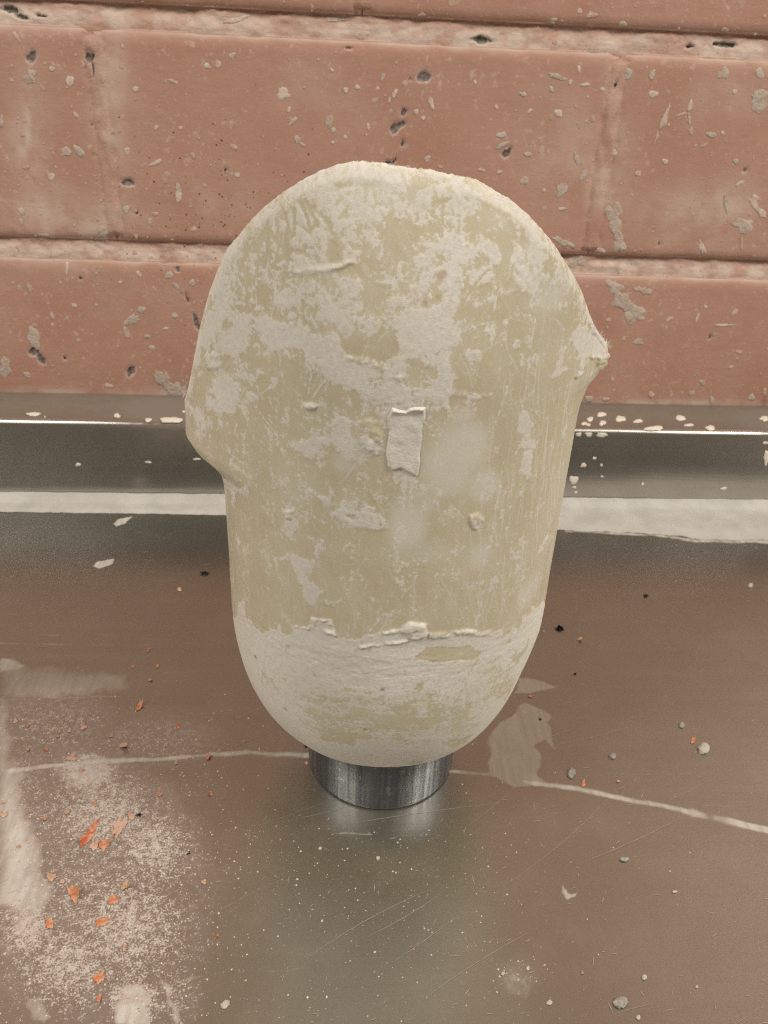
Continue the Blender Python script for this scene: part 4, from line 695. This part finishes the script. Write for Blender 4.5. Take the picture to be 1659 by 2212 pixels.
# folded upstand against the wall
YF, ZT, rr = .460, .056, .0044
prof = [(YF, -.004), (YF, .002), (YF, .01), (YF, .03), (YF, ZT-rr-.001)]
prof += [(YF+rr-rr*math.cos(t), ZT-rr+rr*math.sin(t)) for t in np.linspace(0, math.pi/2, 11)]
prof += [(YF+rr+.001, ZT), (YF+.02, ZT), (.5038, ZT+.0003), (.5045, ZT-.001), (.5045, ZT-.012)]
prof = np.array(prof)
xs = np.linspace(-1.1, 1.1, 160)
X = np.repeat(xs[None], len(prof), 0); Yp = np.repeat(prof[:, :1], len(xs), 1); Zp = np.repeat(prof[:, 1:], len(xs), 1)
Pp = np.stack([X, Yp, Zp], -1)
Yp = Yp+.0007*(fbm(Pp*np.array([1, 0, 1]), 11, 81, 2)-.5)
Zp = Zp+np.where(Zp > .04, .0006*(fbm(Pp*np.array([1, 0, 0]), 13, 83, 2)-.5), 0)
fold_dim = np.maximum(np.exp(-((X+.095)/.032)**2), smooth(.26, .30, X))*smooth(ZT-.012, ZT-.004, Zp)  # film put into the colour where the fold's highlight should fade out
filmU = .85*fold_dim*(1-smooth(YF+.02, YF+.03, Yp))+.85*smooth(.4635, .468, Yp)*smooth(.05, .0555, Zp)+.42*smooth(ZT-.006, ZT-.002, Zp)*(1-smooth(.4635, .468, Yp))+.16*(1-smooth(.006, .016, Zp))  # ledge dust, plus film that dulls the fold's highlight by colour
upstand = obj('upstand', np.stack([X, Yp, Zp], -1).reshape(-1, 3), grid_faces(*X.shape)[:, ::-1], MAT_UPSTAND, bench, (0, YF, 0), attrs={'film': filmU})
# sealant bead along the fold, smeared forward on the right
xs = np.concatenate([[-1.1], np.linspace(-.24, .33, 420), [1.1]])
ed = np.array(SEAL_EDGE)*1e-4
ye = np.interp(xs, ed[:, 0], ed[:, 1])
xn = np.stack([xs, 0*xs, 0*xs], -1)
ye = ye+.0028*(fbm(xn, 190, 91, 3, .6)-.5)*smooth(.0, .08, xs)+.0008*(fbm(xn, 260, 92, 2)-.5)
zt = .0062+.0007*(fbm(xn, 120, 93, 3)-.5)
t = np.linspace(0, 1, 22)[:, None]
yb = YF-.0062
Yb = np.where(t < .45, YF-.0003+(yb-YF)*(t/.45), yb+(ye-yb)*((t-.45)/.55))
Zb = np.where(t < .45, .0013+(zt-.0013)*(1-t/.45)**1.7, .0013*(1-smooth(.80, 1., t))+.0001)
Xb = np.repeat(xs[None], 22, 0)
Zb = Zb+.0005*(fbm(np.stack([Xb, Yb, 0*Xb], -1), 110, 95, 3)-.4)*(1-smooth(.85, 1, t))
Zb = np.maximum(Zb, .00035*(1-smooth(.9, 1., t))+.0001)
obj('sealant', np.stack([Xb, Yb, Zb], -1).reshape(-1, 3), grid_faces(*Xb.shape)[:, ::-1], MAT_SEAL, bench, (0, YF, 0))
for e in LEDGE_SPLASH:
    cx, cy, ux, uy, vx, vy = [q*1e-4 for q in e]
    cy = min(max(cy, YF+.003), .503)
    P, F = blob((cx, cy, ZT+.0002), (ux, uy, 0), (vx, vy, 0), (0, 0, 1), .0006, rng, 18, .25)
    P[:, 1] = np.clip(P[:, 1], YF+.0008, .5035)
    P[:, 2] -= .0006*np.clip((YF+.003-P[:, 1])/.0022, 0, 1)
    obj('plaster_splash', P, F, MAT_SPL_M, upstand)
for e in FACE_SPLASH:
    cx, cz, ux, uz, vx, vz = [q*1e-4 for q in e]
    P, F = blob((cx, YF-.0004, cz), (ux, 0, uz), (vx, 0, vz), (0, -1, 0), .0004, rng, 16, .3)
    P[:, 2] = np.minimum(P[:, 2], ZT-.002)
    obj('plaster_splash', P, F, MAT_SPL_M, upstand)
# scratches and scattered grains on the steel
bag = Bag()
for i in range(900):
    y = .115+.30*rng.random()**1.2; x = rng.uniform(-.11-.25*(y-.115), .16+.4*(y-.115))
    a = rng.choice([rng.normal(1.2, .25), rng.normal(.35, .2), rng.normal(.02, .05)], p=[.4, .3, .3])
    L = .0008+.004*rng.random()**2.5; w = .00006+.00008*rng.random()
    dx, dy = math.cos(a)*L/2, math.sin(a)*L/2
    nx, ny = -math.sin(a)*w, math.cos(a)*w
    bag.add(np.array([(x-dx, y-dy, .0002), (x+nx, y+ny, .0002), (x+dx, y+dy, .0002), (x-nx, y-ny, .0002)]), [(0, 2, 1), (0, 3, 2)])
for i in range(30):
    y = rng.uniform(.12, .30); x = rng.uniform(-.05, .16); a = rng.normal(.5, .16); L = rng.uniform(.015, .07); w = .000035+.00004*rng.random()
    q = np.linspace(-.5, .5, 7)*L; bow = rng.normal(0, .03)
    px_ = x+q*math.cos(a)-math.sin(a)*q*q*bow/L*3; py_ = y+q*math.sin(a)+math.cos(a)*q*q*bow/L*3
    tw = w*(1-(2*np.abs(np.linspace(-.5, .5, 7)))**2*.9)
    A = np.concatenate([np.stack([px_-math.sin(a)*tw, py_+math.cos(a)*tw, 0*q+.0002], 1), np.stack([px_+math.sin(a)*tw, py_-math.cos(a)*tw, 0*q+.0002], 1)])
    bag.add(A, [f for k in range(6) for f in ((k, k+7, k+8), (k, k+8, k+1))])
V, F = bag.out()
obj('scratch_mark', V, F, MAT_SCRATCH, bench, (.05, .2, 0), kind='stuff')
bag = Bag(); bag2 = Bag()
OCT = np.array([(1, 0, 0), (0, 1, 0), (-1, 0, 0), (0, -1, 0), (0, 0, 1)], float)
OF = [(0, 1, 4), (1, 2, 4), (2, 3, 4), (3, 0, 4)]
cand = np.stack([rng.uniform(-.16, .16, 110000), rng.uniform(.115, .33, 110000)], 1)
def pw(c):
    f = np.zeros(len(c))
    for (cx, cy, ux, uy, vx, vy), l in FLOOR_POWDER:
        cx, cy, ux, uy, vx, vy = [q*1e-4 for q in (cx, cy, ux, uy, vx, vy)]
        det = ux*vy-uy*vx
        a = ((c[:, 0]-cx)*vy-(c[:, 1]-cy)*vx)/det; b = (ux*(c[:, 1]-cy)-uy*(c[:, 0]-cx))/det
        f = np.maximum(f, l*np.exp(-1.3*(a*a+b*b)))
    return f
keep = cand[rng.random(len(cand)) < pw(cand)*.9+.0007]
for x, y in keep:
    r = .00013+.00035*rng.random()**4
    A = rng.uniform(.6, 1.3, (5, 1))*OCT*r
    A[:, 2] *= .8
    a = rng.uniform(0, 3); c_, s_ = math.cos(a), math.sin(a)
    A = np.stack([A[:, 0]*c_-A[:, 1]*s_, A[:, 0]*s_+A[:, 1]*c_, A[:, 2]], 1)+np.array([x, y, .00005])
    (bag2 if rng.random() < .22 else bag).add(A, OF)
V, F = bag.out(); tag(obj('plaster_grain', V, F, MAT_SPL_M, None, (-.04, .2, 0), smooth=False), 'fine white plaster grains scattered over the left side of the steel top', 'dust', kind='stuff')
V, F = bag2.out(); tag(obj('paint_grain', V, F, MAT_TAN, None, (-.04, .2, 0), smooth=False), 'fine tan paint grains mixed into the white dust on the steel top', 'dust', kind='stuff')

# loose debris, one object each
def flake(C, U, Vv, curl, r, n=16):
    a = np.arange(n)/n*2*np.pi
    rad = 1+.28*r.uniform(-1, 1, n)+.15*np.sin(3*a+r.uniform(0, 6))
    U, Vv = np.array(U), np.array(Vv)
    t0 = r.uniform(0, 6.28)
    def pt(q, aa, lift):
        loc = np.outer(q*np.cos(aa), U)+np.outer(q*np.sin(aa), Vv)
        L = np.hypot(*U[:2])+np.hypot(*Vv[:2])
        z = lift+curl*L*(np.clip(np.cos(aa-t0), 0, 1)*q)**2
        loc[:, 2] = z
        return loc+np.array(C)
    th = .00025
    P = [pt(rad, a, th), pt(rad*.5, a, th*1.3), pt(rad*0, a[:1]*0, th*1.2), pt(rad*.97, a, 0.)]
    V = np.concatenate(P); F = []
    for i in range(n):
        j = (i+1) % n
        F += [(i, j, n+j), (i, n+j, n+i), (n+i, n+j, 2*n), (i, 2*n+1+j, j), (i, 2*n+1+i, 2*n+1+j)]
    V[:, 2] = np.maximum(V[:, 2], .00006)
    return V, np.array(F)
def crumb(C, r0, squash, r):
    bm_v = []; n, m = 10, 6
    for i in range(m+1):
        p = i/m*np.pi*.62
        for j in range(n):
            a = j/n*2*np.pi
            bm_v.append((math.sin(p)*math.cos(a), math.sin(p)*math.sin(a), math.cos(p)))
    V = np.array(bm_v)
    rad = .35+1.3*fbm(V+r.uniform(0, 9), 2.6, 3, 4, .65)
    V = V*rad[:, None]*np.array([1, 1, squash])
    V = V-np.array([0, 0, V[:, 2].min()])
    F = [(i*n+j, (i+1)*n+j, (i+1)*n+(j+1) % n, i*n+(j+1) % n) for i in range(m) for j in range(n)]
    return V, np.array(F)
for kind, e, lab in DEBRIS:
    cx, cy, ux, uy, vx, vy = [q*1e-4 for q in e]
    if kind.startswith('paint'): ux, uy, vx, vy = [q*.82 for q in (ux, uy, vx, vy)]
    U, Vv = (ux, uy, 0), (vx, vy, 0)
    if kind in ('paint_flake', 'paint_crumb'):
        V, F = flake((cx, cy, .00005), U, Vv, rng.uniform(.12, .4), rng, 18 if kind == 'paint_flake' else 8)
        mat = MAT_ORANGE
        if lab:
            if 'longest' in lab.split(',')[0] and lab.startswith('longest') or 'red' in lab: mat = MAT_RED
            if 'tan' in lab.split(' paint')[0] or 'cream' in lab: mat = MAT_TAN
            if 'pink' in lab or 'salmon' in lab or 'peach' in lab: mat = MAT_PINK
        else: mat = [MAT_ORANGE, MAT_TAN, MAT_PINK][int(rng.integers(3))]
        o = obj(kind, V, F, mat, None, (cx, cy, 0), smooth=False)
        if lab: tag(o, lab, 'paint flake', 'paint flakes scattered on the steel top')
        else: tag(o, 'tiny loose orange or tan paint crumb lying on the steel top', 'paint crumb', 'tiny paint crumbs on the steel top')
    elif kind == 'plaster_crumb':
        V, F = crumb((cx, cy, 0), 1, .45, rng); V = V*(.72, .72, .7)
        M2 = np.array([[ux, vx, 0], [uy, vy, 0], [0, 0, .5*(math.hypot(ux, uy)+math.hypot(vx, vy))]])
        V = V@M2.T+np.array([cx, cy, .0001])
        o = obj(kind, V, F, MAT_GRIT if 'grey' in lab.split('plaster')[0] or 'grey lump' in lab and 'biggest' in lab[:8] else MAT_CRUMB, None, (cx, cy, 0))
        tag(o, lab, 'plaster crumb', 'plaster crumbs on the steel top')
    else:
        bag = Bag(); s = .5*(math.hypot(ux, uy)+math.hypot(vx, vy))
        for q in range(9):
            a = rng.uniform(0, 6.28); L = s*rng.uniform(.4, 1.15); w = s*rng.uniform(.1, .25); o_ = rng.normal(0, .25*s, 2)
            d = np.array([math.cos(a), math.sin(a)]); n_ = np.array([-d[1], d[0]])
            z = .0002+rng.uniform(0, .6)*s
            A = [(*(np.array([cx, cy])+o_-d*L*.3), .0001), (*(np.array([cx, cy])+o_+n_*w), z), (*(np.array([cx, cy])+o_+d*L), z*.6), (*(np.array([cx, cy])+o_-n_*w), .0001)]
            bag.add(np.array(A), [(0, 2, 1), (0, 3, 2), (0, 1, 3), (1, 2, 3)])
        V, F = bag.out()
        tag(obj(kind, V, F, MAT_LINT, None, (cx, cy, 0), smooth=False), lab, 'lint', 'dark lint on the steel top')

# ---------------------------------------------------------------- steel cylinder under the cup
PX, PY, PR, PH = .0221, .2440, .0306, .0196
PH = .0250
prof = [(0, 0), (PR-.0004, 0), (PR-.0001, .0002), (PR, .0005), (PR, .0013), (PR, .006), (PR, .012), (PR, PH-.0008), (PR-.0003, PH-.0002), (PR-.0008, PH), (PR-.0016, PH-.0006), (.020, .0200), (.008, .0182), (0, .0180)]
n = 128; a = np.arange(n)/n*2*np.pi
V = np.array([[(PX+r_*math.cos(t_), PY+r_*math.sin(t_), z_+.0004) for t_ in a] for r_, z_ in prof]).reshape(-1, 3)
puck = obj('steel_cylinder', V, grid_faces(len(prof), n, True), MAT_PUCK, None, (PX, PY, 0))
tag(puck, 'short dark turned steel cylinder carrying the plastered cup', 'metal cylinder')

# ---------------------------------------------------------------- the plastered cup (prosthetic socket)
RIM = [(-180, .126), (-150, .127), (-130, .130), (-112, .140), (-104, .1505), (-98, .1565), (-92, .1605), (-87.5, .1635), (-82.5, .1655), (-80, .1675), (-77.5, .1705), (-75, .1747), (-72.5, .1801), (-70, .1858), (-67.5, .1915), (-65, .1968), (-62.5, .2018), (-60, .2062), (-57.5, .2104), (-55, .214), (-50, .2187), (-45, .2232), (-40, .2267), (-35, .2297), (-30, .2324), (-25, .235), (-20, .2365), (-15, .2373), (-10, .2374), (-5, .2368), (0, .2361), (5, .2356), (10, .2347), (15, .2328), (20, .2306), (25, .2273), (30, .2238), (35, .2198), (40, .2157), (45, .2113), (50, .2062), (55, .2003), (57.5, .1977), (60, .1953), (65, .1918), (70, .1888), (75, .1866), (80, .1850), (85, .1844), (91, .1842), (97, .183), (103, .177), (112, .163), (130, .140), (150, .129), (180, .126)]
deg = np.concatenate([np.linspace(-112, 112, 640), np.linspace(112, 248, 46)[1:-1]])
deg = np.where(deg > 180, deg-360, deg)
th = np.radians(deg)
zr = np.interp(deg, [r[0] for r in RIM], [r[1] for r in RIM])
xn = np.stack([np.sin(th), np.cos(th), 0*th], -1)
zr = zr+.0006*(fbm(xn, 14, 101, 2)-.5)+.0004*(fbm(xn, 90, 103, 3, .6)-.5)
slope = np.gradient(zr)/np.gradient(np.unwrap(th))/.0575
cosr = 1/np.sqrt(1+slope**2)
tt = np.linspace(0, 1, 150)
zb = Z0+HB*(1-np.cos(tt*np.pi/2)**(2/NB))
rows = np.concatenate([zb[:-1, None]+0*zr[None], (Z0+HB)+(zr[None]-(Z0+HB))*np.linspace(0, 1, 390)[:, None]])
T = np.repeat(th[None], len(rows), 0)
dr = (zr[None]-rows)*cosr[None]
bev = .0011*np.clip(1-dr/.0030, 0, 1)**1.4
P = socket_point(T, rows, bev)
zz_ = np.linspace(Z0, .26, 900)
yb_ = BD*bowl(zz_)
W_ = np.concatenate([[0], np.cumsum(np.hypot(np.diff(yb_), np.diff(zz_)))]); W_ = W_-np.interp(Z0+HB, zz_, W_)
Wm = np.interp(rows, zz_, W_)*1e3
Um = np.degrees(T)
Pn = P.reshape(-1, 3); U1, W1 = Um.ravel(), Wm.ravel()
frontm = np.abs(U1) < 115
wu = (fbm(Pn, 240, 111, 3, .6)-.5)*2.4+(fbm(Pn, 900, 113, 2)-.5)*.9
ww = (fbm(Pn, 240, 121, 3, .6)-.5)*2.4+(fbm(Pn, 900, 123, 2)-.5)*.9
fld = np.full(U1.shape, .16)
for s, w, rs, rw, l in SOCK_AMB:
    d = ((U1-s*.1)/(rs*.1))**2+((W1-w*.1)/(rw*.1))**2
    fld = np.maximum(fld, .16+(l-.16)*np.exp(-.9*d))
fld = np.where(frontm, fld, .25)
fld = np.maximum(fld, .62*(1-smooth(2.5, 7.5, dr.ravel()*1e3)))
for st, sf, pts in SOCK_POLY:
    p = np.array(pts)*.1
    i = near(U1, W1, p, sf+3.5)
    s = sd_poly(U1[i]+wu[i], W1[i]+ww[i], p)
    sf = sf*1.9+.15; q = smooth(-sf, sf, s)
    if st > 0:
        se = st-(0 if st == 1 else .50*smooth(.47, .66, fbm(Pn[i], 95, 115, 4, .6)))
        fld[i] = fld[i]*(1-q)+np.maximum(fld[i]*.9, se)*q
    else: fld[i] = fld[i]*(1-q)+np.minimum(fld[i], 1+st-.02)*q
fld = np.where(~frontm & (W1 < 2+6*(fbm(Pn, 60, 131, 3)-.5)), .95, fld)
for st, hw, pts in SOCK_LINE:
    p = np.array(pts)*.1
    i = near(U1, W1, p, hw+2)
    d = d_line(U1[i]+wu[i]*.25, W1[i]+ww[i]*.25, p)
    hw = max(hw, .22); q = (1-smooth(.5, 1.2, d/hw))
    fld[i] = fld[i]*(1-q)+(max(st, 0) if st > 0 else 1+st-.05)*q
cloud = np.zeros(U1.shape)
cw = (fbm(Pn, 55, 141, 3)-.5)
for s, w, rs, rw, l in SOCK_CLOUD:
    d = np.sqrt(((U1-s*.1)/(rs*.1))**2+((W1-w*.1)/(rw*.1))**2)
    cloud = np.maximum(cloud, l*(1-smooth(.35, 1.15, d+cw*.7)))
stain = np.zeros(U1.shape)
for su, sw, r_, l in STAINS:
    d = np.hypot(U1-su, W1-sw)+wu*.5
    stain = np.maximum(stain, l*(1-smooth(.4*r_, r_, d)))
thick = np.zeros(U1.shape)
for h_, sf, pts in SOCK_THICK:
    p = np.array(pts)*.1
    i = near(U1, W1, p, sf+2)
    s = sd_poly(U1[i]+wu[i]*.7, W1[i]+ww[i]*.7, p)
    thick[i] = np.maximum(thick[i], h_*smooth(-sf, sf, s)*1.5*smooth(.30, .68, fbm(Pn[i], 330, 151, 4, .6)))
# outward normals from the grid
Gu = np.roll(P, -1, 1)-np.roll(P, 1, 1); Gv = np.gradient(P, axis=0)
Nn = np.cross(Gu, Gv); Nn /= np.linalg.norm(Nn, axis=-1, keepdims=True)+1e-12
Nn[0] = (0, 0, -1)
if (Nn[300, 320]*np.array([0, -1, 0])).sum() < 0: Nn = -Nn
scr = np.zeros(U1.shape)
for i in range(420):
    q = rng.random()
    if q < .45: u0, w0, a, L = rng.uniform(15, 70), rng.uniform(20, 95), rng.normal(1.68, .09), rng.uniform(3, 22)
    elif q < .7: u0, w0, a, L = rng.uniform(-75, 20), rng.uniform(20, 120), rng.choice([.9, 2.1])+rng.normal(0, .25), rng.uniform(2, 10)
    elif q < .85: u0, w0, a, L = rng.uniform(-75, 70), rng.uniform(5, 40), rng.normal(1.57, .2), rng.uniform(2, 12)
    else: u0, w0, a, L = rng.uniform(-70, 75), rng.uniform(5, 130), rng.uniform(0, 3.14), rng.uniform(1, 6)
    bow = rng.normal(0, .05)*L
    p = np.array([(u0+(t_-.5)*L*math.cos(a)-math.sin(a)*bow*(1-(2*t_-1)**2), w0+(t_-.5)*L*math.sin(a)+math.cos(a)*bow*(1-(2*t_-1)**2)) for t_ in (0, .25, .5, .75, 1)])
    ii = near(U1, W1, p, 1.)
    if not len(ii): continue
    d = d_line(U1[ii]+wu[ii]*.08, W1[ii]+ww[ii]*.08, p)
    scr[ii] = np.maximum(scr[ii], rng.uniform(.25, .9)*(1-smooth(.08, .34, d)))
band = 1-smooth(8, 13, W1+6*(fbm(Pn, 50, 163, 2)-.5))
rid = fbm(Pn*np.array([1, 1, 2.6]), 130, 165, 4, .6); rid = 1-np.abs(2*rid-1)
bandlift = band*.00013*smooth(.6, 1, rid)*smooth(-30, -2, W1)
lift = bandlift+.00010*smooth(.42, .62, fld)*(.6+.8*fbm(Pn, 300, 161, 3))+thick*1e-3+.00025*(fbm(Pn, 45, 171, 3)-.5)
lift = lift.reshape(T.shape); lift[0] = 0
Po = P+Nn*lift[..., None]
# cut edge and inside
WT = .0042
edge = []
for q, dz in ((.35, .0002), (.7, .0002), (1., -.0004)):
    ins = .0011+(WT-.0011)*q
    edge.append(socket_point(th, zr+dz+.0004*(fbm(xn*(1+q), 160, 181, 2)-.5), ins))
zi = Z0+.008
inner = [socket_point(th, zi+(zr-.001-zi)*(1-k/40.), WT) for k in range(1, 41)]
cen = inner[-1].mean(0); inner.append(np.repeat(cen[None], len(th), 0)*1.+0*inner[-1])
ex = np.stack(edge+inner)
allP = np.concatenate([Po, ex]); r_, c_ = allP.shape[:2]
pad = lambda a, v: np.concatenate([a.reshape(T.shape), np.full(ex.shape[:2], v)]).ravel()
fe = pad(fld, .3); fe.reshape(r_, c_)[len(Po):len(Po)+3] = .62
cup = empty('prosthetic_socket', (CX, CY, Z0), 'cream translucent plastic limb socket smeared with white plaster, standing on the steel cylinder', 'prosthetic socket')
F = grid_faces(r_, c_, True)
if True:
    v0, v1, v2 = [allP.reshape(-1, 3)[F[350*c_+320, q]] for q in (0, 1, 2)]
    if np.cross(v1-v0, v2-v0)[1] > 0: F = F[:, ::-1]
shell = obj('shell', allP.reshape(-1, 3), F, MAT_SOCKET, cup, (CX, CY, Z0),
            attrs={'scratch': pad(scr, 0.), 'band': pad(band, 0.), 'plaster': fe, 'cloud': pad(cloud, 0.), 'stain': pad(stain, 0.)})
# thick square slab of plaster stuck to the front
sp_ = np.array(SLAB_POLY)*.1
us = np.arange(sp_[:, 0].min()-.6, sp_[:, 0].max()+.6, .16); wsl = np.arange(sp_[:, 1].min()-.6, sp_[:, 1].max()+.6, .16)
Us, Ws = np.meshgrid(us, wsl)
zs_ = np.interp(Ws*1e-3, W_, zz_)
Ps = socket_point(np.radians(Us), zs_)
Gs = np.cross(np.gradient(Ps, axis=1), np.gradient(Ps, axis=0)); Gs /= np.linalg.norm(Gs, axis=-1, keepdims=True)
if Gs[5, 5, 1] > 0: Gs = -Gs
nq = (fbm(Ps, 300, 191, 3)-.5)
sd = sd_poly(Us+nq*1.3, Ws+nq[::-1]*1.1, sp_)
wmid = (Ws-sp_[:, 1].min())/(np.ptp(sp_[:, 1]))
hgt = smooth(-.05, .8, sd)*(.62-.25*wmid+.9*smooth(.86, 1., wmid)*smooth(-.05, .6, sd)*(.3+1.4*fbm(Ps, 500, 195, 3)))+.55*(fbm(Ps, 150, 193, 3)-.5)*smooth(0, 1, sd)
Ps = Ps+Gs*(hgt*1e-3-.00005)[..., None]
Fs = grid_faces(*Us.shape)
okf = (sd.ravel()[Fs] > -.3).any(1)
Fs = Fs[okf]
used = np.unique(Fs); remap = -np.ones(Us.size, int); remap[used] = np.arange(len(used))
Fs = remap[Fs]; Vs = Ps.reshape(-1, 3)[used]
v0, v1, v2 = Vs[Fs[0, 0]], Vs[Fs[0, 1]], Vs[Fs[0, 2]]
if np.cross(v1-v0, v2-v0)[1] > 0: Fs = Fs[:, ::-1]
obj('plaster_slab', Vs, Fs, MAT_PLASTER, cup, tuple(Vs.mean(0)))
# curled burrs left on the trimmed edge
bag = Bag()
def burr(u, z, L, r):
    p = socket_point(np.array([R(u)]), np.array([z]))[0]
    d = np.array([math.sin(R(u))+r.normal(0, .4), -math.cos(R(u))*.3+r.normal(0, .3), r.normal(.1, .6)]); d /= np.linalg.norm(d)
    s = np.cross(d, (0, 1, .3)); s /= np.linalg.norm(s); w = L*.16
    pts = []
    for k in range(4):
        q = k/3.; c = p+d*L*q+np.array([0, 0, .5*L*q*q*r.normal(0, 1)])
        pts += [c-s*w*(1-.8*q), c+s*w*(1-.8*q)]
    F = []
    for k in range(3): F += [(2*k, 2*k+1, 2*k+3), (2*k, 2*k+3, 2*k+2)]
    bag.add(np.array(pts), F)
rimz = lambda u: float(np.interp(u, [r[0] for r in RIM], [r[1] for r in RIM]))
for i in range(110):
    u = rng.choice([rng.uniform(-92, -30), rng.uniform(-30, 40), rng.uniform(40, 92)], p=[.35, .25, .4])
    burr(u, rimz(u)-.0004-.0012*rng.random(), .0003+.0004*rng.random()**2, rng)
for i in range(14):
    u = rng.normal(-79, 3.5); burr(u, rimz(u)-.0006, .0012+.0012*rng.random(), rng)
for i in range(26):
    u = rng.normal(86, 5); burr(u, rimz(u)-.001, .001+.001*rng.random(), rng)
V, F = bag.out()
obj('edge_burr', V, F, MAT_PLASTER, cup, (CX, CY, .2), kind='stuff')
